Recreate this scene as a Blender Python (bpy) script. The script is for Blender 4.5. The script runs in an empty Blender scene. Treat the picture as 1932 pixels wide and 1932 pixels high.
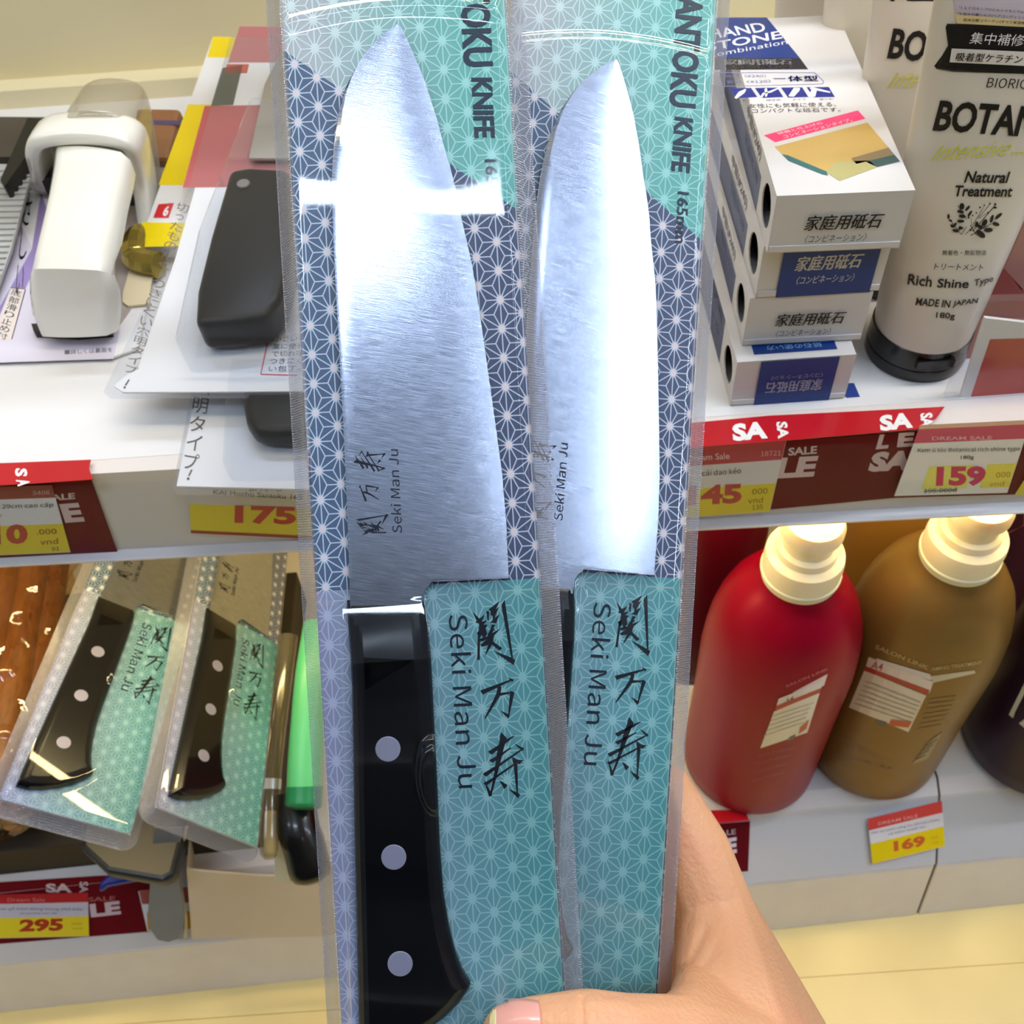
import bpy, bmesh, math, random
import numpy as np
from mathutils import Vector, Matrix
from mathutils.bvhtree import BVHTree
from mathutils.geometry import tessellate_polygon
random.seed(7); rng = np.random.default_rng(7)
S = bpy.context.scene
# ------------------------------------------------------------------ camera
CAMZ = 0.80
_ez = np.array([-.0478, .637, .769]); _ez /= np.linalg.norm(_ez)
_ex = np.array([.9975, .07, .004]); _ex -= _ex @ _ez * _ez; _ex /= np.linalg.norm(_ex)
_ey = np.cross(_ez, _ex)
W = np.stack([_ex, _ey, _ez])            # camera vector -> world vector
CAM = np.array([0, 0, CAMZ])
cd = bpy.data.cameras.new('camera'); cam = bpy.data.objects.new('camera', cd); S.collection.objects.link(cam)
m4 = Matrix.Identity(4)
for i in range(3):
    for j in range(3): m4[i][j] = W[i, j]
m4.translation = Vector(CAM); cam.matrix_world = m4
cd.lens = 36; cd.sensor_width = 36; cd.clip_start = .01; cd.clip_end = 50
cd.dof.use_dof = True; cd.dof.focus_distance = .305; cd.dof.aperture_fstop = 32
S.camera = cam
# ------------------------------------------------------------------ view, world
S.view_settings.view_transform = 'Standard'; S.view_settings.look = 'None'
S.view_settings.gamma = 1; S.view_settings.use_curve_mapping = False
S.view_settings.exposure = 0.0
S.cycles.max_bounces = 12; S.cycles.transparent_max_bounces = 24; S.cycles.caustics_reflective = False; S.cycles.caustics_refractive = False
S.cycles.sample_clamp_indirect = 6
wd = bpy.data.worlds.new('shop'); S.world = wd; wd.use_nodes = True
wd.node_tree.nodes['Background'].inputs[0].default_value = (.74, .86, 1.0, 1)
wd.node_tree.nodes['Background'].inputs[1].default_value = .25

def lin(c):
    c = np.array(c, float) / 255
    return tuple(np.where(c <= .04045, c / 12.92, ((c + .055) / 1.055) ** 2.4))
# ------------------------------------------------------------------ scene tree helpers
def tag(o, label, cat, group=None, kind=None):
    if label: o['label'] = label
    if cat: o['category'] = cat
    if group: o['group'] = group
    if kind: o['kind'] = kind
    return o
def thing(name, loc, label, cat, group=None, mat=None):
    o = bpy.data.objects.new(name, None); S.collection.objects.link(o)
    o.empty_display_size = .02
    if mat is not None: o.matrix_world = mat
    else: o.location = Vector(loc)
    return tag(o, label, cat, group)
def mk(name, V, F, mat, parent=None, smooth=False, cols=None, uv=None, local=False, label=None, kind=None, angle=None):
    """one mesh object; V in world coordinates unless local (then in the thing's own frame)"""
    V = np.asarray(V, float).reshape(-1, 3)
    top = parent
    while top is not None and top.parent is not None: top = top.parent
    if not local and top is not None: V = V - np.array(top.location)
    me = bpy.data.meshes.new(name); me.from_pydata(V.tolist(), [], [list(map(int, f)) for f in F])
    me.materials.append(mat)
    if cols is not None:
        a = me.color_attributes.new('Col', 'FLOAT_COLOR', 'CORNER')
        buf = np.ones((len(me.loops), 4), np.float32); cols = np.asarray(cols, np.float32)
        if len(cols) == len(me.polygons):
            k = 0
            tot = np.array([p.loop_total for p in me.polygons]); buf[:, :3] = np.repeat(cols, tot, axis=0)
        else:
            vi = np.zeros(len(me.loops), np.int32); me.loops.foreach_get('vertex_index', vi); buf[:, :3] = cols[vi]
        a.data.foreach_set('color', buf.ravel())
    if uv is not None:
        l = me.uv_layers.new(name='UVMap'); vi = np.zeros(len(me.loops), np.int32); me.loops.foreach_get('vertex_index', vi)
        l.data.foreach_set('uv', np.asarray(uv, np.float32)[vi].ravel())
    me.update()
    if smooth:
        me.polygons.foreach_set('use_smooth', [True] * len(me.polygons))
        if angle:
            bm = bmesh.new(); bm.from_mesh(me)
            for e in bm.edges:
                if len(e.link_faces) == 2 and e.calc_face_angle(0) > math.radians(angle): e.smooth = False
            bm.to_mesh(me); bm.free()
    o = bpy.data.objects.new(name, me); S.collection.objects.link(o)
    if parent is not None: o.parent = parent
    if label: o['label'] = label
    if kind: o['kind'] = kind
    return o
def bevel(o, w, seg=2):
    md = o.modifiers.new('b', 'BEVEL'); md.width = w; md.segments = seg; md.limit_method = 'ANGLE'; md.angle_limit = math.radians(30); return o
# ------------------------------------------------------------------ viewing rays and planes (real surfaces found from sight lines)
def ray(px, py): return W @ np.array([(px - 966) / 1932, -(py - 966) / 1932, -1.0])
def Z(px, py, z): r = ray(px, py); return CAM + r * ((z - CAMZ) / r[2])
def Y(px, py, y): r = ray(px, py); return CAM + r * (y / r[1])
def D(px, py, d): return CAM + ray(px, py) * d
def proj(p): c = W.T @ (np.asarray(p, float) - CAM); return 966 + 1932 * c[0] / -c[2], 966 - 1932 * c[1] / -c[2]
class Plane:
    def __init__(s, o, u, v):                 # origin, a point along u, a point towards v
        s.o = np.array(o, float); s.u = np.array(u, float) - s.o; s.u /= np.linalg.norm(s.u)
        v = np.array(v, float) - s.o; v -= v @ s.u * s.u; s.v = v / np.linalg.norm(v); s.n = np.cross(s.u, s.v)
        if s.n @ (CAM - s.o) < 0: s.n = -s.n
    def px(s, px, py, h=0):
        r = ray(px, py); q = s.o + s.n * h; t = ((q - CAM) @ s.n) / (r @ s.n); return CAM + r * t
    def pt(s, a, b, h=0): return s.o + s.u * a + s.v * b + s.n * h
    def ab(s, p): d = np.asarray(p) - s.o; return np.array([d @ s.u, d @ s.v])
# ------------------------------------------------------------------ materials
MC = {}
def mat(name, col, rough=.5, metal=0, spec=.5, coat=0, noise=.04, nscale=60, bump=0, bscale=200, emis=None, emc=None, sss=0, aniso=0, trans=0):
    if name in MC: return MC[name]
    m = bpy.data.materials.new(name); m.use_nodes = True; nt = m.node_tree; b = nt.nodes['Principled BSDF']
    c = lin(col)
    tc = nt.nodes.new('ShaderNodeTexCoord'); nz = nt.nodes.new('ShaderNodeTexNoise'); nz.inputs['Scale'].default_value = nscale
    nt.links.new(tc.outputs['Object'], nz.inputs['Vector'])
    rp = nt.nodes.new('ShaderNodeMapRange'); rp.inputs['To Min'].default_value = 1 - noise; rp.inputs['To Max'].default_value = 1 + noise
    nt.links.new(nz.outputs['Fac'], rp.inputs['Value'])
    mx = nt.nodes.new('ShaderNodeVectorMath'); mx.operation = 'SCALE'; mx.inputs[0].default_value = c
    nt.links.new(rp.outputs[0], mx.inputs['Scale']); nt.links.new(mx.outputs[0], b.inputs['Base Color'])
    b.inputs['Roughness'].default_value = rough; b.inputs['Metallic'].default_value = metal
    b.inputs['Specular IOR Level'].default_value = spec; b.inputs['Coat Weight'].default_value = coat; b.inputs['Coat Roughness'].default_value = .05
    if trans: b.inputs['Transmission Weight'].default_value = trans
    if sss:
        b.inputs['Subsurface Weight'].default_value = sss; b.inputs['Subsurface Radius'].default_value = (.008, .003, .0015); b.inputs['Subsurface Scale'].default_value = 1
    if bump:
        n2 = nt.nodes.new('ShaderNodeTexNoise'); n2.inputs['Scale'].default_value = bscale; nt.links.new(tc.outputs['Object'], n2.inputs['Vector'])
        bp = nt.nodes.new('ShaderNodeBump'); bp.inputs['Strength'].default_value = bump; bp.inputs['Distance'].default_value = .001
        nt.links.new(n2.outputs['Fac'], bp.inputs['Height']); nt.links.new(bp.outputs[0], b.inputs['Normal'])
    if emis: b.inputs['Emission Color'].default_value = (*lin(emc or col), 1); b.inputs['Emission Strength'].default_value = emis
    MC[name] = m; return m
def vmat(name, rough=.45, coat=0, noise=.03, nscale=900, spec=.4, metal=0):
    if name in MC: return MC[name]
    m = mat(name, (255, 255, 255), rough, metal, spec, coat, noise, nscale); nt = m.node_tree
    at = nt.nodes.new('ShaderNodeAttribute'); at.attribute_name = 'Col'
    mx = [n for n in nt.nodes if n.type == 'VECT_MATH'][0]; nt.links.new(at.outputs['Color'], mx.inputs[0]); return m
def film(name, tint=(250, 252, 255), rough=.03, frost=0, frost_col=(190, 195, 205), ior=1.5, bump=0, bscale=300, wave=False, f0=.045, f1=.85):
    if name in MC: return MC[name]
    m = bpy.data.materials.new(name); m.use_nodes = True; nt = m.node_tree; nt.nodes.clear(); N = nt.nodes.new; L = nt.links.new
    out = N('ShaderNodeOutputMaterial'); tr = N('ShaderNodeBsdfTransparent'); tr.inputs[0].default_value = (*lin(tint), 1)
    gl = N('ShaderNodeBsdfGlossy'); gl.inputs['Roughness'].default_value = rough; gl.inputs[0].default_value = (1, 1, 1, 1)
    fr = N('ShaderNodeLayerWeight'); fr.inputs[0].default_value = .5; pw = N('ShaderNodeMath'); pw.operation = 'POWER'; pw.inputs[1].default_value = 5; L(fr.outputs['Facing'], pw.inputs[0])
    sc = N('ShaderNodeMapRange'); sc.inputs['To Min'].default_value = f0; sc.inputs['To Max'].default_value = f1; L(pw.outputs[0], sc.inputs[0]); mx = N('ShaderNodeMixShader')
    L(sc.outputs[0], mx.inputs[0]); L(tr.outputs[0], mx.inputs[1]); L(gl.outputs[0], mx.inputs[2]); last = mx
    if frost:
        df = N('ShaderNodeBsdfDiffuse'); df.inputs[0].default_value = (*lin(frost_col), 1)
        m2 = N('ShaderNodeMixShader'); m2.inputs[0].default_value = frost; L(tr.outputs[0], m2.inputs[1]); L(df.outputs[0], m2.inputs[2]); L(m2.outputs[0], mx.inputs[1])
    if bump:
        tc = N('ShaderNodeTexCoord')
        if wave:
            nz = N('ShaderNodeTexWave'); nz.bands_direction = 'Y'; nz.inputs['Scale'].default_value = bscale; nz.inputs['Distortion'].default_value = 3; nz.inputs['Detail'].default_value = 3
            nz.inputs['Detail Scale'].default_value = 2
        else: nz = N('ShaderNodeTexNoise'); nz.inputs['Scale'].default_value = bscale
        L(tc.outputs['Object'], nz.inputs['Vector']); bp = N('ShaderNodeBump'); bp.inputs['Strength'].default_value = bump; bp.inputs['Distance'].default_value = .0006
        L(nz.outputs[0], bp.inputs['Height']); L(bp.outputs[0], gl.inputs['Normal']); L(bp.outputs[0], fr.inputs['Normal'])
        if frost: L(bp.outputs[0], df.inputs['Normal'])
    L(last.outputs[0], out.inputs[0]); MC[name] = m; return m
# ------------------------------------------------------------------ text as flat print
TXT = {}
def _font(n):
    try: return bpy.data.fonts.load(bpy.utils.system_resource('DATAFILES', path='fonts') + '/' + n)   # Blender's own lettering
    except Exception: return None
SANS = _font('Noto Sans CJK Regular.woff2')
def glyphs(s, bold):
    k = (s, bold)
    if k not in TXT:
        cu = bpy.data.curves.new('t', 'FONT'); cu.body = s; cu.size = 1; cu.offset = bold; cu.resolution_u = 3
        if SANS and bold == 0: cu.font = SANS
        ob = bpy.data.objects.new('t', cu); me = ob.to_mesh()
        v = np.array([p.co[:2] for p in me.vertices]); f = [tuple(p.vertices) for p in me.polygons]
        ob.to_mesh_clear(); bpy.data.objects.remove(ob); bpy.data.curves.remove(cu)
        if len(v) == 0: v = np.zeros((1, 2))
        lo, hi = v.min(0), v.max(0); TXT[k] = ((v - lo) / np.maximum(hi - lo, 1e-6), f)
    return TXT[k]
class Print:
    """flat lettering and colour areas; fn(x, y, h) puts an (x, y) of the artwork on the surface, h above it"""
    def __init__(s, fn, h=.00006): s.fn = fn; s.V = []; s.F = []; s.C = []; s.h = h
    def add(s, pts, faces, col, layer):
        b = len(s.V); s.V += [s.fn(x, y, s.h * (1 + layer)) for x, y in pts]; s.F += [[b + i for i in f] for f in faces]; s.C += [lin(col)] * len(faces)
    def poly(s, pts, col, layer=0, n=1):
        if n > 1 and len(pts) == 4:
            p = [np.array(q, float) for q in pts]; g = []
            for j in range(n + 1):
                for i in range(n + 1):
                    a, b = i / n, j / n; g.append((p[0] * (1 - a) + p[1] * a) * (1 - b) + (p[3] * (1 - a) + p[2] * a) * b)
            s.add(g, [(j * (n + 1) + i, j * (n + 1) + i + 1, (j + 1) * (n + 1) + i + 1, (j + 1) * (n + 1) + i) for j in range(n) for i in range(n)], col, layer)
        else:
            t = tessellate_polygon([[Vector((x, y, 0)) for x, y in pts]]); s.add(pts, t, col, layer)
    def rect(s, x0, y0, x1, y1, col, layer=0, n=1): s.poly([(x0, y0), (x1, y0), (x1, y1), (x0, y1)], col, layer, n)
    def text(s, t, BL, BR, TL, col, bold=0, layer=2):
        BL, BR, TL = (np.array(q, float) for q in (BL, BR, TL))
        if bold and not t.isascii():          # heavier strokes: the same print repeated a hair aside
            e = (BR - BL) / max(len(t), 1) * bold * .8; g = (TL - BL) * bold * .6
            for a, b in ((1, 0), (-1, 0), (0, 1)): s.text(t, BL + e * a + g * b, BR + e * a + g * b, TL + e * a + g * b, col, 0, layer)
            return
        v, f = glyphs(t, bold)
        s.add([BL + (BR - BL) * x + (TL - BL) * y for x, y in v], f, col, layer)
    def vtext(s, t, p0, p1, w, col, bold=0, layer=2, lean=(0, 0)):   # characters one under another from p0 to p1
        p0, p1 = np.array(p0, float), np.array(p1, float); n = len(t); st = (p1 - p0) / n; l = np.linalg.norm(st); d = st / l; r = np.array([-d[1], d[0]]); r = r if r[0] > 0 else -r
        r = r + np.array(lean)
        for i, ch in enumerate(t):
            c = p0 + st * (i + .5)
            if ch == ' ': continue
            if ch == 'ー': s.poly([c - st * .4 - r * w * .06, c - st * .4 + r * w * .06, c + st * .4 + r * w * .06, c + st * .4 - r * w * .06], col, layer); continue
            k = .8 if ch not in 'ッァャョィっゃ、。' else .55
            BL = c + st * .42 * k / .8 - r * w * .5 * k / .8; s.text(ch, BL, BL + r * w * k / .8, BL - st * .84 * k / .8, col, bold, layer)
    def line(s, a, b, w, col, layer=1):
        a, b = np.array(a, float), np.array(b, float); d = b - a; n = np.array([-d[1], d[0]]); n /= np.linalg.norm(n); n *= w / 2
        s.poly([a - n, b - n, b + n, a + n], col, layer)
    def oval(s, c, rx, ry, col, layer=1, rot=0, n=20):
        s.poly([(c[0] + rx * math.cos(t) * math.cos(rot) - ry * math.sin(t) * math.sin(rot), c[1] + rx * math.cos(t) * math.sin(rot) + ry * math.sin(t) * math.cos(rot)) for t in [2 * math.pi * i / n for i in range(n)]], col, layer)
    def build(s, name, parent, m, local=False, label=None, apart=None):
        if apart:                              # separate patches of print become separate parts
            V = np.array(s.V); ext = V.max(0) - V.min(0); ax = int(np.argmax(ext)); lo = np.array([V[list(f), ax].min() for f in s.F]); hi = np.array([V[list(f), ax].max() for f in s.F])
            od = np.argsort(lo); g = []; cur = []; top = -1e9
            for i in od:
                if cur and lo[i] > top + apart: g.append(cur); cur = []; top = -1e9
                cur.append(i); top = max(top, hi[i])
            g.append(cur)
            for idx in g: s._sub(name, parent, m, idx)
            return
        return mk(name, s.V, s.F, m, parent, cols=s.C, local=local, label=label)
def _sub(s, name, parent, m, idx):
    us = sorted({v for i in idx for v in s.F[i]}); mp = {v: k for k, v in enumerate(us)}
    return mk(name, [s.V[v] for v in us], [[mp[v] for v in s.F[i]] for i in idx], m, parent, cols=[s.C[i] for i in idx])
Print._sub = _sub
# ------------------------------------------------------------------ solids
def prism(P, pts, h0, h1):
    """solid from an outline (a, b) on plane P between two heights"""
    n = len(pts); V = [P.pt(a, b, h0) for a, b in pts] + [P.pt(a, b, h1) for a, b in pts]
    return V, [list(range(n))[::-1], list(range(n, 2 * n))] + [[i, (i + 1) % n, n + (i + 1) % n, n + i] for i in range(n)]
def merge(*VF):
    V = []; F = []
    for v, f in VF:
        b = len(V); V += list(v); F += [[b + i for i in q] for q in f]
    return V, F
def hexa(c): return list(c), [(0, 3, 2, 1), (4, 5, 6, 7), (0, 1, 5, 4), (1, 2, 6, 5), (2, 3, 7, 6), (3, 0, 4, 7)]
def box(x0, x1, y0, y1, z0, z1): return hexa([(x0, y0, z0), (x1, y0, z0), (x1, y1, z0), (x0, y1, z0), (x0, y0, z1), (x1, y0, z1), (x1, y1, z1), (x0, y1, z1)])
def extrude_x(prof, x0, x1, yfn=lambda x: 0):
    n = len(prof); V = [(x, y + yfn(x), z) for x in (x0, x1) for y, z in prof]
    return V, [list(range(n))[::-1], list(range(n, 2 * n))] + [[i, (i + 1) % n, n + (i + 1) % n, n + i] for i in range(n)]
def lathe(prof, c, ax=(0, 0, 1), seg=48, ref=(1, 0, 0)):
    ax = np.array(ax, float); ax /= np.linalg.norm(ax); a = np.array(ref, float); a -= a @ ax * ax; a /= np.linalg.norm(a); b = np.cross(ax, a); c = np.array(c, float)
    V = []; F = []
    for r, h in prof:
        for i in range(seg): t = 2 * math.pi * i / seg; V.append(c + ax * h + (a * math.cos(t) + b * math.sin(t)) * r)
    for j in range(len(prof) - 1):
        for i in range(seg): k = (i + 1) % seg; F.append((j * seg + i, j * seg + k, (j + 1) * seg + k, (j + 1) * seg + i))
    F.append(list(range(seg))[::-1]); F.append([(len(prof) - 1) * seg + i for i in range(seg)])
    return V, F
def tube(path, rad, seg=12, flat=1.0, up=(0, 0, 1)):
    path = [np.array(p, float) for p in path]; n = len(path); rad = rad if hasattr(rad, '__len__') else [rad] * n; V = []; F = []
    for i in range(n):
        d = path[min(i + 1, n - 1)] - path[max(i - 1, 0)]; d /= np.linalg.norm(d); a = np.cross(d, up); a /= np.linalg.norm(a); b = np.cross(a, d)
        for k in range(seg): t = 2 * math.pi * k / seg; V.append(path[i] + a * math.cos(t) * rad[i] + b * math.sin(t) * rad[i] * flat)
    for j in range(n - 1):
        for i in range(seg): k = (i + 1) % seg; F.append((j * seg + i, j * seg + k, (j + 1) * seg + k, (j + 1) * seg + i))
    F.append(list(range(seg))[::-1]); F.append([(n - 1) * seg + i for i in range(seg)]); return V, F
def surf(o):
    """sight line -> point on the surface of mesh object o (world), lifted h along the normal"""
    M = o.matrix_world if o.parent is None else o.parent.matrix_world @ o.matrix_local
    bpy.context.view_layer.update(); M = o.matrix_world
    bt = BVHTree.FromPolygons([M @ v.co for v in o.data.vertices], [tuple(p.vertices) for p in o.data.polygons])
    c = Vector(CAM); last = [None]
    def fn(x, y, h):
        r = Vector(ray(x, y)).normalized(); p, n, i, d = bt.ray_cast(c, r)
        if p is None:
            q = c + r * (last[0][1] if last[0] else .5); p, n, i, d = bt.find_nearest(q)
        else: last[0] = (p, d)
        if n.dot(r) > 0: n = -n
        return np.array(p + n * h * 3)
    return fn
INK = (16, 18, 26); WHITE = (236, 234, 232)
PAPER = vmat('printed_card', .4); GLOSSY = vmat('printed_gloss', .25, coat=.3); CARDW = mat('white_card', (228, 226, 224), .5, noise=.02)
# ================================================================== THE SETTING: floor and shop shelving
zu, zb = .472, .12
YB = lambda x: .036 * (x - .2)
m_floor = mat('cream_floor_tile', (232, 206, 138), .22, noise=.10, nscale=14, spec=.5)
m_white = mat('white_enamel', (222, 213, 206), .4, noise=.03, nscale=20)
m_shelf = mat('white_shelf_sheet', (226, 224, 222), .35, noise=.02, nscale=30)
m_cream = mat('cream_back_panel', (228, 216, 176), .5, noise=.03, nscale=12)
m_kick = mat('scuffed_white_plinth', (232, 225, 218), .45, noise=.07, nscale=40, bump=.15, bscale=300)
o = mk('floor', [(-1.6, -1.6, -.01), (1.6, -1.6, -.01), (1.6, .9, -.01), (-1.6, .9, -.01), (-1.6, -1.6, 0), (1.6, -1.6, 0), (1.6, .9, 0), (-1.6, .9, 0)], hexa([0] * 8)[1], m_floor); o['kind'] = 'structure'
joint = mat('tile_joint', (200, 180, 120), .6)
# floor tiles: large, one joint near the plinth
fl = []
for i in range(-2, 3):
    for j in range(-3, 2):
        x0, y0 = .12 + i * .6, .205 + j * .6 - .0
        t = mk('tile', *box(x0 + .0002, x0 + .5998, y0 + .0002 - .6, y0 - .0002, 0, .0015), m_floor, o)
# upper shelf
us = thing('wall_shelf', (0, .31, zu), 'white upper shop shelf with a ticket rail, under the boxes and tubes', 'shelf')
mk('shelf_board', *box(-.75, .75, .3195, .655, zu - .018, zu), m_shelf, us)
mk('back_panel', *box(-.75, .75, .655, .665, zu - .40, zu + .40), m_cream, us)
mk('back_ledge', *box(-.75, .75, .640, .655, zu, zu + .012), m_cream, us)
YU = lambda x: -.022 * (x + .05)
mk('ticket_rail', *extrude_x([(.3084, zu - .0002), (.345, zu - .0002), (.345, zu - .017), (.320, zu - .057), (.3035, zu - .0575), (.3035, zu - .0565), (.3084, zu - .0545)], -.75, .75, YU), m_white, us)
clear = film('clear_rail_strip', rough=.06, f0=.005, f1=.4)
mk('clear_strip', *extrude_x([(.3050, zu - .004), (.3056, zu - .004), (.3046, zu - .0562), (.3040, zu - .0562)], -.75, .75, YU), clear, us)
# lower base shelf, two units with a seam between them
SX = .2785
def base_unit(name, x0, x1, label):
    b = thing(name, ((x0 + x1) / 2, .28, 0), label, 'shelf', 'white base shelf units')
    mk('deck', *extrude_x([(.2955, zb), (.66, zb), (.66, zb - .008), (.30, zb - .008)], x0, x1, YB), m_shelf, b)
    mk('front_lip', *extrude_x([(.2955, zb), (.300, zb - .008), (.292, zb - .012), (.285, zb - .006)], x0, x1, YB), m_white, b)
    mk('ticket_rail', *extrude_x([(.2852, zb - .0065), (.2535, zb - .051), (.262, zb - .055), (.292, zb - .012)], x0, x1, YB), m_white, b)
    mk('clear_strip', *extrude_x([(.2836, zb - .0068), (.2520, zb - .0508), (.2514, zb - .0502), (.283, zb - .0060)], x0, x1, YB), clear, b)
    V, F = extrude_x([(.2535, zb - .0525), (.262, zb - .0525), (.255, .001), (.2405, .001)], x0, x1, YB)
    bevel(mk('kick_board', V, F, m_kick, b), .0012)
    return b
base_unit('base_shelf', -.75, SX, 'long white base shelf with slanted rail carrying the red bottle')
sm = mk('trim_1', *extrude_x([(.2965, zb - .0008), (.2855, zb - .007), (.2545, zb - .051), (.2420, .002), (.27, .002), (.31, zb - .004)], SX + .00005, SX + .0016, YB), mat('brown_seam', (96, 84, 66), .7)); sm['kind'] = 'structure'  # thin brown strip filling the gap between the two units
base_unit('base_shelf', SX + .0017, .75, 'white base shelf right of the vertical seam, mostly outside the frame')
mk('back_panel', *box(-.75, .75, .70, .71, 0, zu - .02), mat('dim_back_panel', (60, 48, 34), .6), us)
# ------------------------------------------------------------------ lamps of the shop
def lamp(name, loc, sx, sy, power, col, rot=(0, 0, 0), parent=None):
    l = bpy.data.lights.new(name, 'AREA'); l.shape = 'RECTANGLE'; l.size = sx; l.size_y = sy; l.energy = power; l.color = col
    o = bpy.data.objects.new(name, l); S.collection.objects.link(o); o.location = loc; o.rotation_euler = rot; o.parent = parent; return o
m_tube = mat('lit_tube', (255, 255, 255), emis=30, emc=(222, 236, 255), noise=0)
m_fix = mat('lamp_housing', (235, 235, 235), .5)
m_fill_tube = mat('fill_lit_tube', (255, 255, 255), emis=50, emc=(232, 240, 255), noise=0)
def batten(x, y, z, L, along='x', mt=None):
    f = thing('ceiling_lamp', (x, y, z), 'white fluorescent ceiling batten above the aisle', 'lamp', 'fluorescent battens over the aisle')
    d = np.array((1, 0, 0.) if along == 'x' else (0, 1, 0.)); c = np.array((x, y, z))
    mk('lamp_tube', *tube([c - d * L / 2, c + d * L / 2], .046, 14), mt or m_tube, f)
    e = (L / 2, .04) if along == 'x' else (.04, L / 2)
    mk('housing', *box(x - e[0], x + e[0], y - e[1], y + e[1], z + .03, z + .07), m_fix, f)
batten(-1.22, -.62, 2.8, 2.4)
batten(1.0, -1.2, 2.8, 2.2, 'y')
for x, y in ((-2.2, -4.4), (.6, -4.4), (3, -.62)): batten(x, y, 2.8, 2.2)
for x, y in ((1.35, .30), (.3, 1.5)): batten(x, y, 2.8, 2.2, mt=m_fill_tube)  # added unseen fill battens, placed where the packs do not mirror them
opp = thing('light_blocking_shelf', (0, -1.3, 0), 'shelving across the aisle behind the viewer, outside the frame', 'shelf')  # added unseen blocker: darkens reflections and cuts light from behind the camera
mk('back_panel', *box(-2.4, 2.4, -1.5, -1.46, 0, 2.1), mat('blocker_grey', (84, 78, 74), .6, noise=.2, nscale=4), opp)
for zz in (.3, .7, 1.1, 1.5, 2.08): mk('shelf_board', *box(-2.4, 2.4, -1.46, -1.2, zz, zz + .02), mat('blocker_board', (120, 116, 114), .5), opp)
# warm strips under the next shelf up and under the upper shelf
def strip(x, y, z, w, power, col, label):
    f = thing('shelf_lamp', (x, y, z), label, 'lamp')
    mk('housing', *box(x - w / 2, x + w / 2, y - .012, y + .012, z + .004, z + .016), m_fix, f)
    lamp('lamp_strip', (0, 0, .002), w, .014, power, col, (0, 0, 0), f)
strip(0, .36, zu + .42, 1.3, 1.5, (1, .80, .48), 'warm strip lamp under the next shelf up')
strip(-.10, .347, zu - .036, 1.2, 2.1, (1, .76, .36), 'warm strip lamp under the upper shelf board')
# ================================================================== PACKAGED KNIVES (built once in a local frame, metres; x right, y up, z out of the card)
TH = math.atan(.06)
def lp(px, py, z=0.0):
    s = (.3 - z) / .3; x = 966 + (px - 966) * s - 820; y = -(966 + (py - 966) * s - 966); x *= .3 / 1932; y *= .3 / 1932
    return (x * math.cos(TH) + y * math.sin(TH), -x * math.sin(TH) + y * math.cos(TH))
def lps(pts, z=0.0): return [lp(x, y, z) for x, y in pts]
def fr(pts, ox, oy, sc): return [(ox + x / sc, oy + y / sc) for x, y in pts]
CW0, CW1 = lp(536, 0)[0] , lp(952, 0)[0]          # card left and right edge (x)
CW0 = (lp(533, 0)[0] + lp(640, 1932)[0]) / 2; CW1 = (lp(951, 0)[0] + lp(1073, 1932)[0]) / 2
CTOP, CBOT = .1850, -.1640
LOC = lambda x, y, h: (x, y, h)
# --- glyphs in px of the held card
G1 = lambda p: fr(p, 820, 1110, 8.05)
G2 = lambda p: fr(p, 860, 1290, 8.4)
KAN = [[G1(p) for p in (
    [(1062,170),(1078,265),(1192,1060),(1165,1050),(1015,262)], [(885,942),(1165,1050),(1225,1085),(1198,1162)],
    [(655,660),(690,660),(686,1086),(650,1086)],
    [(575,355),(682,458),(770,385),(718,505),(805,478),(742,550),(805,550),(775,610),(800,690),(750,770),(715,700),(690,745),(640,680),(675,640),(675,535),(620,518),(640,492)],
    [(785,343),(830,350),(822,505),(800,460)],
    [(985,190),(985,200),(930,318),(985,275),(925,405),(915,450),(990,385),(935,525),(840,520),(885,480),(880,420),(850,400),(850,345),(820,320)],
    [(870,545),(922,555),(885,625),(925,600),(870,680),(1005,605),(900,720),(890,800),(875,850),(755,1045),(815,855),(735,885),(690,860),(790,775),(720,805),(680,790),(690,765),(800,730),(810,690),(840,640)],
    [(885,805),(1025,905),(990,945),(872,850)])],
  [G1([(692,1550),(1145,1384),(1108,1345),(1200,1385),(1188,1418),(1165,1402),(735,1608)]),
   G2([(668,38),(725,45),(712,130),(690,200),(620,320),(475,545),(455,552),(470,505),(560,330),(640,160)]),
   G2([(690,142),(865,125),(862,150),(700,192)]), G2([(865,110),(930,132),(850,490),(828,482)]), G2([(705,420),(828,478),(858,492),(835,552)])],
  [G2(p) for p in (
    [(715,765),(808,855),(775,960),(720,1180),(655,1440),(570,1750),(548,1700),(600,1480),(630,1250),(655,1080),(690,930)],
    [(513,1072),(690,960),(800,880),(915,820),(928,830),(780,950),(568,1122)], [(528,1210),(650,1140),(870,1000),(875,1018),(730,1135),(583,1252)],
    [(425,1425),(630,1300),(1030,1035),(1050,1050),(690,1310),(480,1470)], [(920,938),(1082,1022),(1068,1058),(1010,1025)],
    [(430,1580),(600,1478),(905,1270),(915,1300),(655,1480),(500,1600)], [(440,1505),(470,1560),(548,1700),(580,1768),(528,1790),(470,1600)],
    [(895,1160),(975,1200),(1072,1208),(1010,1272),(975,1255),(915,1300),(905,1240)], [(915,1270),(977,1262),(985,1730),(965,1722)], [(835,1662),(975,1722),(1018,1750),(990,1812)],
    [(685,1525),(820,1600),(770,1668)])]]
GB = []
for g in KAN:
    a = np.concatenate([np.array(p) for p in g]); GB.append((a.min(0), a.max(0)))
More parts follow.
